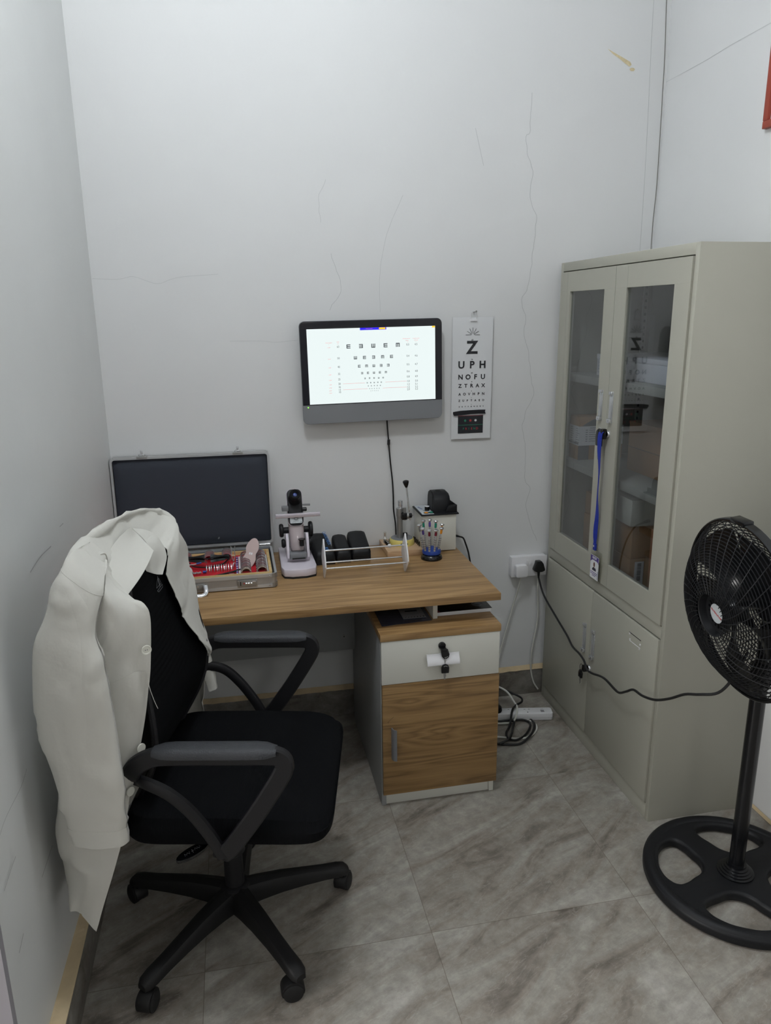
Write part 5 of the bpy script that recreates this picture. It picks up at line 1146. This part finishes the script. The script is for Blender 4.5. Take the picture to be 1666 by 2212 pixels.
# gas lift, mechanism, lever
b = MB(); b.box((-.11, -.075, .405), (.11, .075, .4395), 'chairplastic', .008); lp(b, 'tilt_mechanism')
b = MB(); b.cyl((0, 0, .19), (0, 0, .405), .014, 'chrome', 20); b.cyl((0, 0, .125), (0, 0, .235), .027, 'chairplastic', 28, .0255, bev=.003); b.cyl((0, 0, .235), (0, 0, .40), .0345, 'chairplastic', 28, .031, bev=.003); lp(b, 'gas_lift')
lv = MB(); lv.tube([(0, -.06, .425), (.01, -.13, .425), (.008, -.19, .428)], .006, 'chairplastic', seg=8)
po = [(.035*math.cos(a*math.pi/12)*1.25, .017*math.sin(a*math.pi/12)) for a in range(24)]
LMx = Matrix.Translation((-.032, -.245, .432)) @ Matrix.Rotation(math.radians(48), 4, 'Z')
lv.prism(po, -.004, .004, 'blackgloss', bev=.0015, mtx=LMx); [lv.tube([LMx @ Vector((-.022+.009*q+dx*.001, dy*.001, .0043)) for dx, dy in st], .0006, 'inkgrey', seg=4, smooth=False) for q, st in enumerate([((0, -4), (2, 4), (5, -3), (8, 3)), ((0, 3), (3, -4), (6, 4)), ((2, -7), (5, 6), (7, 0), (1, 0)), ((0, -3), (4, 5), (7, -3)), ((0, 4), (3, -4), (7, 4), (8, -2))])]; lp(lv, 'height_lever')
# star base: hub, five legs, five castors
b = MB(); b.lathe([(0, .055), (.030, .055), (.036, .07), (.042, .09), (.040, .128), (.030, .134), (0, .134)], 'chairplastic', seg=32); hub = lp(b, 'base_hub')
for k in range(5):
    a = math.radians(10+72*k+12); RA = Matrix.Rotation(a, 4, 'Z')
    b = MB(); rows = []
    for i, (r, zc, w_, h_) in enumerate(((.025, .097, .030, .032), (.07, .099, .027, .028), (.13, .098, .024, .024), (.20, .091, .0215, .019), (.26, .084, .021, .015), (.30, .080, .022, .014), (.322, .076, .020, .012), (.333, .070, .013, .008))):
        rows.append([RA @ Vector((r, y, zc+z)) for y, z in ((-w_, -h_), (-w_*.98, h_*.3), (-w_*.72, h_*.85), (0, h_*1.12), (w_*.72, h_*.85), (w_*.98, h_*.3), (w_, -h_), (0, -h_))])
    rows = [[*r, r[0]] for r in [ [spl for spl in row] for row in rows]]
    b.grid(rows, 'dusty'); b.add(rows[-1][:-1], [list(range(8))], 'dusty'); lp(b, 'base_leg')
    c = thing_c = MB(); cr = a+(.9, 2.2, -.5, .4, -2.0)[k]; C0 = RA @ Vector((.312, 0, 0)); CM = Matrix.Translation((C0.x, C0.y, 0)) @ Matrix.Rotation(cr, 4, 'Z')
    c.cyl((C0.x, C0.y, .052), (C0.x, C0.y, .070), .011, 'blackgloss', 14)
    hoodp = [(.012+.030*math.cos(q), .027+.030*math.sin(q)) for q in [math.radians(x) for x in range(-20, 201, 20)]]
    c.prism(hoodp, -.018, .018, 'dusty', axis='Y', bev=.003, mtx=CM); cast = lp(c, 'castor')
    for s in (-1, 1):
        wbm = MB(); wbm.lathe([(0, -.009), (.020, -.009), (.0255, -.006), (.0255, .006), (.020, .009), (0, .009)], 'rubber', seg=28, mtx=CM @ Matrix.Translation((.012, s*.014, .0255)) @ Matrix.Rotation(math.pi/2, 4, 'X')); wbm.build('wheel', cast, local=True)

# ================================================================== WHITE COAT
COAT_ROWS=[[(-0.259, -0.305, 0.259), (-0.273, -0.31, 0.289), (-0.297, -0.305, 0.315), (-0.325, -0.28, 0.317), (-0.35, 0, 0.27), (-0.32, 0.2, 0.27), (-0.2, 0.3, 0.27), (-0.13, 0.29, 0.27), (-0.1, 0.26, 0.27)], [(-0.216, -0.295, 0.386), (-0.237, -0.31, 0.406), (-0.27, -0.31, 0.412), (-0.34, -0.25, 0.38), (-0.35, 0, 0.38), (-0.31, 0.2, 0.38), (-0.2, 0.3, 0.38), (-0.14, 0.29, 0.38), (-0.105, 0.26, 0.38)], [(-0.182, -0.285, 0.492), (-0.235, -0.305, 0.46), (-0.3, -0.315, 0.47), (-0.34, -0.25, 0.5), (-0.34, 0, 0.5), (-0.3, 0.2, 0.5), (-0.19, 0.29, 0.5), (-0.14, 0.29, 0.52), (-0.125, 0.27, 0.507)], [(-0.155, -0.275, 0.603), (-0.19, -0.3, 0.565), (-0.275, -0.315, 0.59), (-0.32, -0.25, 0.62), (-0.32, 0, 0.62), (-0.28, 0.2, 0.62), (-0.18, 0.28, 0.62), (-0.14, 0.28, 0.62), (-0.111, 0.26, 0.611)], [(-0.115, -0.268, 0.749), (-0.146, -0.288, 0.762), (-0.24, -0.31, 0.72), (-0.3, -0.24, 0.74), (-0.29, 0, 0.74), (-0.26, 0.2, 0.74), (-0.19, 0.29, 0.72), (-0.105, 0.275, 0.687), (-0.087, 0.235, 0.719)], [(-0.086, -0.262, 0.89), (-0.118, -0.285, 0.896), (-0.21, -0.305, 0.86), (-0.28, -0.24, 0.86), (-0.27, 0, 0.86), (-0.24, 0.2, 0.86), (-0.19, 0.285, 0.82), (-0.09, 0.268, 0.726), (-0.083, 0.16, 0.789)], [(-0.073, -0.258, 1.027), (-0.111, -0.28, 1.03), (-0.155, -0.3, 1.039), (-0.27, -0.26, 0.97), (-0.27, 0, 0.97), (-0.24, 0.2, 0.95), (-0.19, 0.275, 0.9), (-0.109, 0.262, 0.821), (-0.098, 0.1, 0.872)], [(-0.086, -0.25, 1.069), (-0.124, -0.265, 1.079), (-0.162, -0.295, 1.102), (-0.275, -0.26, 1.05), (-0.275, 0, 1.06), (-0.25, 0.19, 1.04), (-0.19, 0.265, 0.99), (-0.118, 0.255, 0.942), (-0.105, 0.075, 0.924)], [(-0.135, -0.215, 1.086), (-0.156, -0.235, 1.108), (-0.194, -0.28, 1.132), (-0.275, -0.27, 1.1), (-0.27, -0.02, 1.12), (-0.25, 0.18, 1.09), (-0.138, 0.235, 1.039), (-0.125, 0.225, 1.022), (-0.115, 0.055, 0.982)], [(-0.17, -0.185, 1.103), (-0.18, -0.21, 1.139), (-0.22, -0.27, 1.15), (-0.242, -0.27, 1.163), (-0.212, -0.0, 1.189), (-0.187, 0.16, 1.16), (-0.145, 0.2, 1.123), (-0.12, 0.15, 1.085), (-0.124, 0.04, 1.033)], [(-0.179, -0.17, 1.117), (-0.187, -0.18, 1.152), (-0.188, -0.19, 1.167), (-0.234, -0.18, 1.194), (-0.208, 0.04, 1.19), (-0.177, 0.19, 1.16), (-0.146, 0.2, 1.133), (-0.129, 0.155, 1.11), (-0.127, 0.07, 1.073)], [(-0.183, -0.16, 1.105), (-0.187, -0.16, 1.121), (-0.19, -0.15, 1.129), (-0.194, -0.1, 1.141), (-0.19, -0.01, 1.14), (-0.174, 0.06, 1.118), (-0.156, 0.075, 1.101), (-0.133, 0.075, 1.089), (-0.127, 0.065, 1.074)]]
SLEEVE_NEAR=[((-0.212, -0.2, 1.192), (-0.18, -0.2, 1.146)), ((-0.216, -0.29, 1.194), (-0.157, -0.28, 1.125)), ((-0.232, -0.33, 1.144), (-0.159, -0.315, 1.089)), ((-0.257, -0.345, 1.077), (-0.165, -0.33, 1.034)), ((-0.281, -0.355, 1.015), (-0.152, -0.34, 0.976)), ((-0.298, -0.36, 0.905), (-0.143, -0.345, 0.904)), ((-0.296, -0.355, 0.813), (-0.141, -0.34, 0.781)), ((-0.279, -0.35, 0.68), (-0.144, -0.335, 0.657)), ((-0.272, -0.345, 0.607), (-0.148, -0.33, 0.589)), ((-0.264, -0.34, 0.539), (-0.15, -0.325, 0.529))]
SLEEVE_FAR=[((-0.174, 0.2, 1.136), (-0.144, 0.23, 1.112)), ((-0.181, 0.24, 1.037), (-0.145, 0.27, 1.028)), ((-0.178, 0.26, 0.927), (-0.138, 0.29, 0.908)), ((-0.165, 0.27, 0.808), (-0.12, 0.3, 0.78)), ((-0.148, 0.28, 0.714), (-0.104, 0.3, 0.697)), ((-0.131, 0.285, 0.644), (-0.093, 0.3, 0.638)), ((-0.112, 0.285, 0.572), (-0.085, 0.3, 0.577))]
COLLAR_NEAR=[[(-0.195, 0.0, 1.17), (-0.207, -0.06, 1.157), (-0.208, -0.13, 1.136), (-0.188, -0.175, 1.099)], [(-0.183, 0.02, 1.144), (-0.177, -0.06, 1.127), (-0.174, -0.13, 1.111), (-0.165, -0.185, 1.09)], [(-0.137, -0.02, 1.117), (-0.13, -0.08, 1.108), (-0.132, -0.14, 1.092), (-0.143, -0.195, 1.072)]]
COLLAR_FAR=[[(-0.2, 0.03, 1.159), (-0.182, 0.07, 1.143), (-0.159, 0.08, 1.125), (-0.142, 0.085, 1.089)], [(-0.158, 0.01, 1.117), (-0.151, 0.03, 1.11), (-0.143, 0.05, 1.098), (-0.132, 0.06, 1.071)], [(-0.16, -0.03, 1.07), (-0.149, 0.0, 1.052), (-0.143, 0.015, 1.044), (-0.134, 0.025, 1.04)]]
COAT_BUTTONS=[(-0.087, -0.264, 0.971), (-0.118, -0.272, 0.735), (-0.15, -0.28, 0.63)]

CM_ = wm(CH)
coat = thing('lab_coat', 'long white coat hung over the back of the black office chair by the left wall', 'coat', (.38, -1.065, 0), math.radians(-12))
def catm(p0, p1, p2, p3, t): return .5*((2*p1)+(-p0+p2)*t+(2*p0-5*p1+4*p2-p3)*t*t+(-p0+3*p1-3*p2+p3)*t**3)
def dense(rows, su, sv):
    R_ = [[Vector(p) for p in r] for r in rows]
    def dline(P, s):
        out = []; n = len(P)
        for i in range(n-1):
            p0 = P[i-1] if i > 0 else P[0]*2-P[1]; p3 = P[i+2] if i+2 < n else P[-1]*2-P[-2]
            for k in range(s): out.append(catm(p0, P[i], P[i+1], p3, k/s))
        return out+[P[-1].copy()]
    R1 = [dline(r, su) for r in R_]; cols = [dline([r[j] for r in R1], sv) for j in range(len(R1[0]))]
    return [[cols[j][i] for j in range(len(cols))] for i in range(len(cols[0]))]
def wrinkle(G, amp, fu, fv, seed, edge=0.0):
    n, m = len(G), len(G[0]); out = []
    for i in range(n):
        row = []
        for j in range(m):
            a = G[i][min(j+1, m-1)]-G[i][max(j-1, 0)]; c = G[min(i+1, n-1)][j]-G[max(i-1, 0)][j]; nn = a.cross(c)
            nn = nn.normalized() if nn.length > 1e-9 else Vector((0, 0, 0)); p = G[i][j]
            w1 = noise.noise(Vector((p.x*fu+seed, p.y*fu, p.z*fv)))+.5*noise.noise(Vector((p.x*fu*2.2, p.y*fu*2.2+seed, p.z*fv*2.4)))
            fold = noise.noise(Vector((p.y*22+p.z*9+seed, p.x*16-p.z*5, seed)))
            cr = noise.noise(Vector((p.x*8+p.z*3.0+seed*2, p.y*8-p.z*2.0, p.z*4.5))); rg = max(0, 1-abs(cr)*9)**1.6
            cr2 = noise.noise(Vector((p.x*15-p.z*7+seed, p.y*15+p.z*6, p.z*9+seed))); rg2 = max(0, 1-abs(cr2)*7)**1.5
            row.append(p+nn*(amp*(1.35*w1+.5*(1-abs(fold)*2))+.0052*rg+.0022*rg2))
        out.append(row)
    return out
G = wrinkle(dense(COAT_ROWS, 8, 6), .0042, 9, 4, 3)
bd = MB(); bd.grid(G, 'coat', .0016); o = bd.build('coat_body', coat, local=True, ang=80)
def bodyat(fi, fj): return G[int(round(fi*(len(G)-1)))][int(round(fj*(len(G[0])-1)))]
# front pocket on the near panel
def sub(G, i0, i1, j0, j1, off, dirv):
    return [[G[i][j]+dirv*off for j in range(j0, j1+1)] for i in range(i0, i1+1)]
pk = MB(); PD = Vector((.35, -.94, 0)); 
pk.grid(sub(G, 16, 31, 2, 15, .0030, PD), 'coat', .001); pk.build('pocket', coat, local=True, ang=80)
def sleeve(pairs, thick, name, seed, side):
    rows = []
    for L_, R_ in pairs:
        L_ = Vector(L_); R_ = Vector(R_); c = (L_+R_)/2; a = (R_-L_)/2; bdir = Vector((0, side, 0)); row = []
        for k in range(13):
            q = 2*math.pi*(k % 12)/12; row.append(c+a*math.copysign(abs(math.cos(q))**.8, math.cos(q))+bdir*thick*math.copysign(abs(math.sin(q))**.9, math.sin(q)))
        rows.append(row)
    Gs = wrinkle(dense(rows, 3, 6), .0030, 11, 6, seed)
    for r in Gs: r[-1] = r[0].copy()
    s = MB(); s.grid(Gs, 'coat', .0012); return s.build(name, coat, local=True, ang=80), Gs
s1, Gs1 = sleeve(SLEEVE_NEAR, .022, 'sleeve', 11, -1)
s2, Gs2 = sleeve(SLEEVE_FAR, .016, 'sleeve', 23, 1)
# hem band at the cuff of the near sleeve
sm = MB(); sm.tube([v for v in Gs1[9][:len(Gs1[9])//2+2]], .0007, 'coat', seg=6, smooth=False); sm.build('sleeve_seam', coat, local=True)
cf = MB(); n_ = len(Gs1); cen = sum((v for v in Gs1[-1]), Vector())/len(Gs1[-1])
cf.grid([[v+(v-cen).normalized()*.0016 for v in Gs1[i]] for i in range(n_-5, n_)], 'coat', .001); cf.build('cuff_hem', s1, local=True, ang=80)
def flapm(rows, name, off):
    Gc = dense(rows, 5, 5); Gc = [[p+Vector(off) for p in r] for r in Gc]
    s = MB(); s.grid(Gc, 'coat', .0020); return s.build(name, coat, local=True, ang=80)
flapm(COLLAR_NEAR, 'collar', (.008, -.012, .002)); flapm(COLLAR_FAR, 'collar', (.006, -.012, .001))
for k, p in enumerate(COAT_BUTTONS):
    s = MB(); mt = Matrix.Translation(Vector(p)+Vector((.004, -.008, 0))) @ Matrix.Rotation(math.radians(100 if k == 0 else 60), 4, 'Z') @ Matrix.Rotation(math.pi/2, 4, 'X') @ Matrix.Rotation(math.pi, 4, 'X')
    if k == 0: mt = Matrix.Translation(Vector(p)+Vector((.004, -.010, 0))) @ Matrix.Rotation(math.radians(35), 4, 'Z') @ Matrix.Rotation(math.pi/2, 4, 'X')
    s.lathe([(0, .0004), (.0075, .0004), (.0085, .0022), (.0108, .0022), (.0112, .0006), (.0108, -.001), (0, -.001)], 'pearl', seg=26, mtx=mt)
    for q in (-1, 1): s.lathe([(0, .0005), (.0012, .0005), (0, .0007)], 'inkgrey', seg=8, mtx=mt @ Matrix.Translation((q*.0022, 0, .0002)))
    s.build('button', coat, local=True)
s = MB(); s.tube([(-.088, -.268, .900), (-.085, -.272, .880), (-.078, -.272, .850), (-.072, -.270, .828)], .0006, 'coat', seg=5); s.build('loose_thread', coat, local=True)

# ================================================================== PEDESTAL FAN
FX, FY = 1.852, -1.228
fan = thing('pedestal_fan', 'black pedestal fan with round cage and open wheel-shaped foot by the cabinet', 'fan', (FX, FY, 0))
# wheel-shaped foot: a flat curve with four openings, rounded edges
cv = bpy.data.curves.new('foot', 'CURVE'); cv.dimensions = '2D'; cv.fill_mode = 'BOTH'; cv.extrude = .006; cv.bevel_depth = .011; cv.bevel_resolution = 4; cv.resolution_u = 8
def closed2d(pts):
    sp = cv.splines.new('BEZIER'); sp.bezier_points.add(len(pts)-1); sp.use_cyclic_u = True
    for p, q in zip(sp.bezier_points, pts): p.co = (q[0], q[1], 0); p.handle_left_type = p.handle_right_type = 'AUTO'
closed2d([(.252*math.cos(a), .252*math.sin(a)) for a in [2*math.pi*k/24 for k in range(24)]])
for k in range(4):
    a0 = math.radians(61+90*k)
    hp = [(.227, -.25), (.228, 0), (.227, .25), (.216, .46), (.196, .58), (.165, .60), (.128, .52), (.094, .36), (.081, 0), (.094, -.36), (.128, -.52), (.165, -.60), (.196, -.58), (.216, -.46)]
    closed2d([(r*math.cos(a0+a), r*math.sin(a0+a)) for r, a in hp])
ob = bpy.data.objects.new('tmp', cv); me = bpy.data.meshes.new_from_object(ob)
b = MB(); b.add([(v.co.x+FX, v.co.y+FY, v.co.z+.018) for v in me.vertices], [list(p.vertices) for p in me.polygons], 'black')
bpy.data.objects.remove(ob); bpy.data.curves.remove(cv); bpy.data.meshes.remove(me)
b.build('wheel_base', fan)
b = MB()
b.tube([(FX+.243*math.cos(a), FY+.243*math.sin(a), .021) for a in [2*math.pi*k/24 for k in range(24)]], .020, 'black', seg=16, closed=True, sub=4); b.build('base_rim', fan)
b = MB(); b.lathe([(0, .034), (.052, .034), (.052, .040), (.046, .042), (.046, .046), (.040, .048), (.040, .052), (.034, .054), (.034, .058), (.028, .060), (.028, .066), (0, .066)], 'blackgloss', loc=(FX, FY, 0), seg=40); b.build('pole_collar', fan)
b = MB(); b.cyl((FX, FY, .05), (FX, FY, .66), .0215, 'blackgloss', 28); b.build('pole', fan)
b = MB(); b.cyl((FX, FY, .655), (FX, FY, .72), .028, 'black', 28, bev=.004); b.cyl((FX-.045, FY, .688), (FX-.02, FY, .688), .010, 'black', 14, bev=.003); b.cyl((FX, FY, .72), (FX, FY, .845), .016, 'blackgloss', 22); b.build('height_collar', fan)
FH = Matrix.Translation((1.735, -1.268, .909)) @ Matrix.Rotation(math.radians(-3), 4, 'Z') @ Matrix.Rotation(math.radians(-7), 4, 'Y') @ Matrix.Rotation(-math.pi/2, 4, 'Y')    # local z = blowing direction (-x)
RIM = .240
b = MB(); b.lathe([(RIM-.004, -.012), (RIM+.001, -.012), (RIM+.004, -.008), (RIM+.004, .010), (RIM+.001, .013), (RIM-.004, .013), (RIM-.004, -.012)], 'blackgloss', seg=72, mtx=FH); b.box((-.006+RIM, -.030, -.014), (RIM+.008, .030, .015), 'blackgloss', .003, mtx=FH); b.build('cage_rim', fan)
def cage(sign, depth, name, hub_r, swirl, nring, nrib, dip=0):
    b = MB()
    def prof(r):   # domed profile
        f = (r-hub_r)/(RIM-hub_r); f = max(0, min(1, f)); return sign*depth*(1-f**2.6)
    for k in range(nring):
        f = (k+1)/(nring+1); r = lerp(hub_r, RIM, f**.92); z = prof(r)
        b.lathe([(r-.0011, z-.0009), (r+.0011, z-.0009), (r+.0011, z+.0009), (r-.0011, z+.0009), (r-.0011, z-.0009)], 'black', seg=64, mtx=FH)
    for k in range(nrib):
        a = 2*math.pi*k/nrib
        pts = [FH @ Vector((r*math.cos(a+swirl*(r-hub_r)/(RIM-hub_r)), r*math.sin(a+swirl*(r-hub_r)/(RIM-hub_r)), prof(r)+sign*.001)) for r in [lerp(hub_r, RIM, i/7) for i in range(8)]]
        b.tube(pts, .0012, 'black', seg=5, sub=2)
    return b.build(name, fan)
cage(1, .092, 'front_grille', .056, .60, 25, 36)
cage(-1, .070, 'rear_grille', .060, -.35, 18, 48)
b = MB()
b.lathe([(.040, .066), (.052, .070), (.056, .088), (.0585, .090), (.0585, .084), (.054, .064), (.040, .060)], 'black', seg=48, mtx=FH)
b.lathe([(0, .072), (.0275, .072), (.029, .068), (.040, .066), (.040, .062), (0, .062)], 'black', seg=40, mtx=FH)
for k in range(18):
    a = 2*math.pi*k/18; b.box((.030, -.0022, .0655), (.043, .0022, .0685), 'blackgloss', mtx=FH @ Matrix.Rotation(a, 4, 'Z'))
b.build('centre_guard', fan)
TD = FH @ Matrix.Translation((0, 0, .0722)) @ Matrix.Rotation(-math.pi/2, 4, 'Z') @ Matrix.Rotation(-.35, 4, 'Z')
b = MB(); b.lathe([(0, .0722), (.0265, .0722), (.0262, .0732), (0, .0734)], 'panelgrey', seg=40, mtx=FH)
b.text('GLOBALSTAR', .0078, 'redink', TD @ XW(0, 0, .0014), bold=.0002, depth=.0001, sx=1.02); b.build('centre_badge', fan)
b = MB(); b.cyl(FH @ Vector((0, 0, .0)), FH @ Vector((0, 0, .045)), .036, 'blackgloss', 32, .028, bev=.004); b.cyl(FH @ Vector((0, 0, .045)), FH @ Vector((0, 0, .06)), .008, 'blackgloss', 12); b.build('blade_hub', fan)
for k in range(5):
    a0 = 2*math.pi*k/5+.3; b = MB(); rows = []
    for i in range(10):
        f = i/9; r = lerp(.030, .214, f); w_ = lerp(.34, .50, f); sk = .42*f
        rows.append([FH @ Vector((r*math.cos(a0+sk+w_*(v-.5)*2), r*math.sin(a0+sk+w_*(v-.5)*2), .006+lerp(.026, .011, f)*(v-.5)*2)) for v in [j/8 for j in range(9)]])
    b.grid(rows, 'blackgloss', .0016); b.build('blade', fan)
b = MB(); b.lathe([(0, -.06), (.045, -.06), (.058, -.085), (.062, -.12), (.050, -.155), (.030, -.170), (0, -.172)][::-1], 'black', seg=36, mtx=FH); b.box((-.155, -.018, -.15), (-.045, .018, -.09), 'black', .006, mtx=FH); b.build('motor_housing', fan)
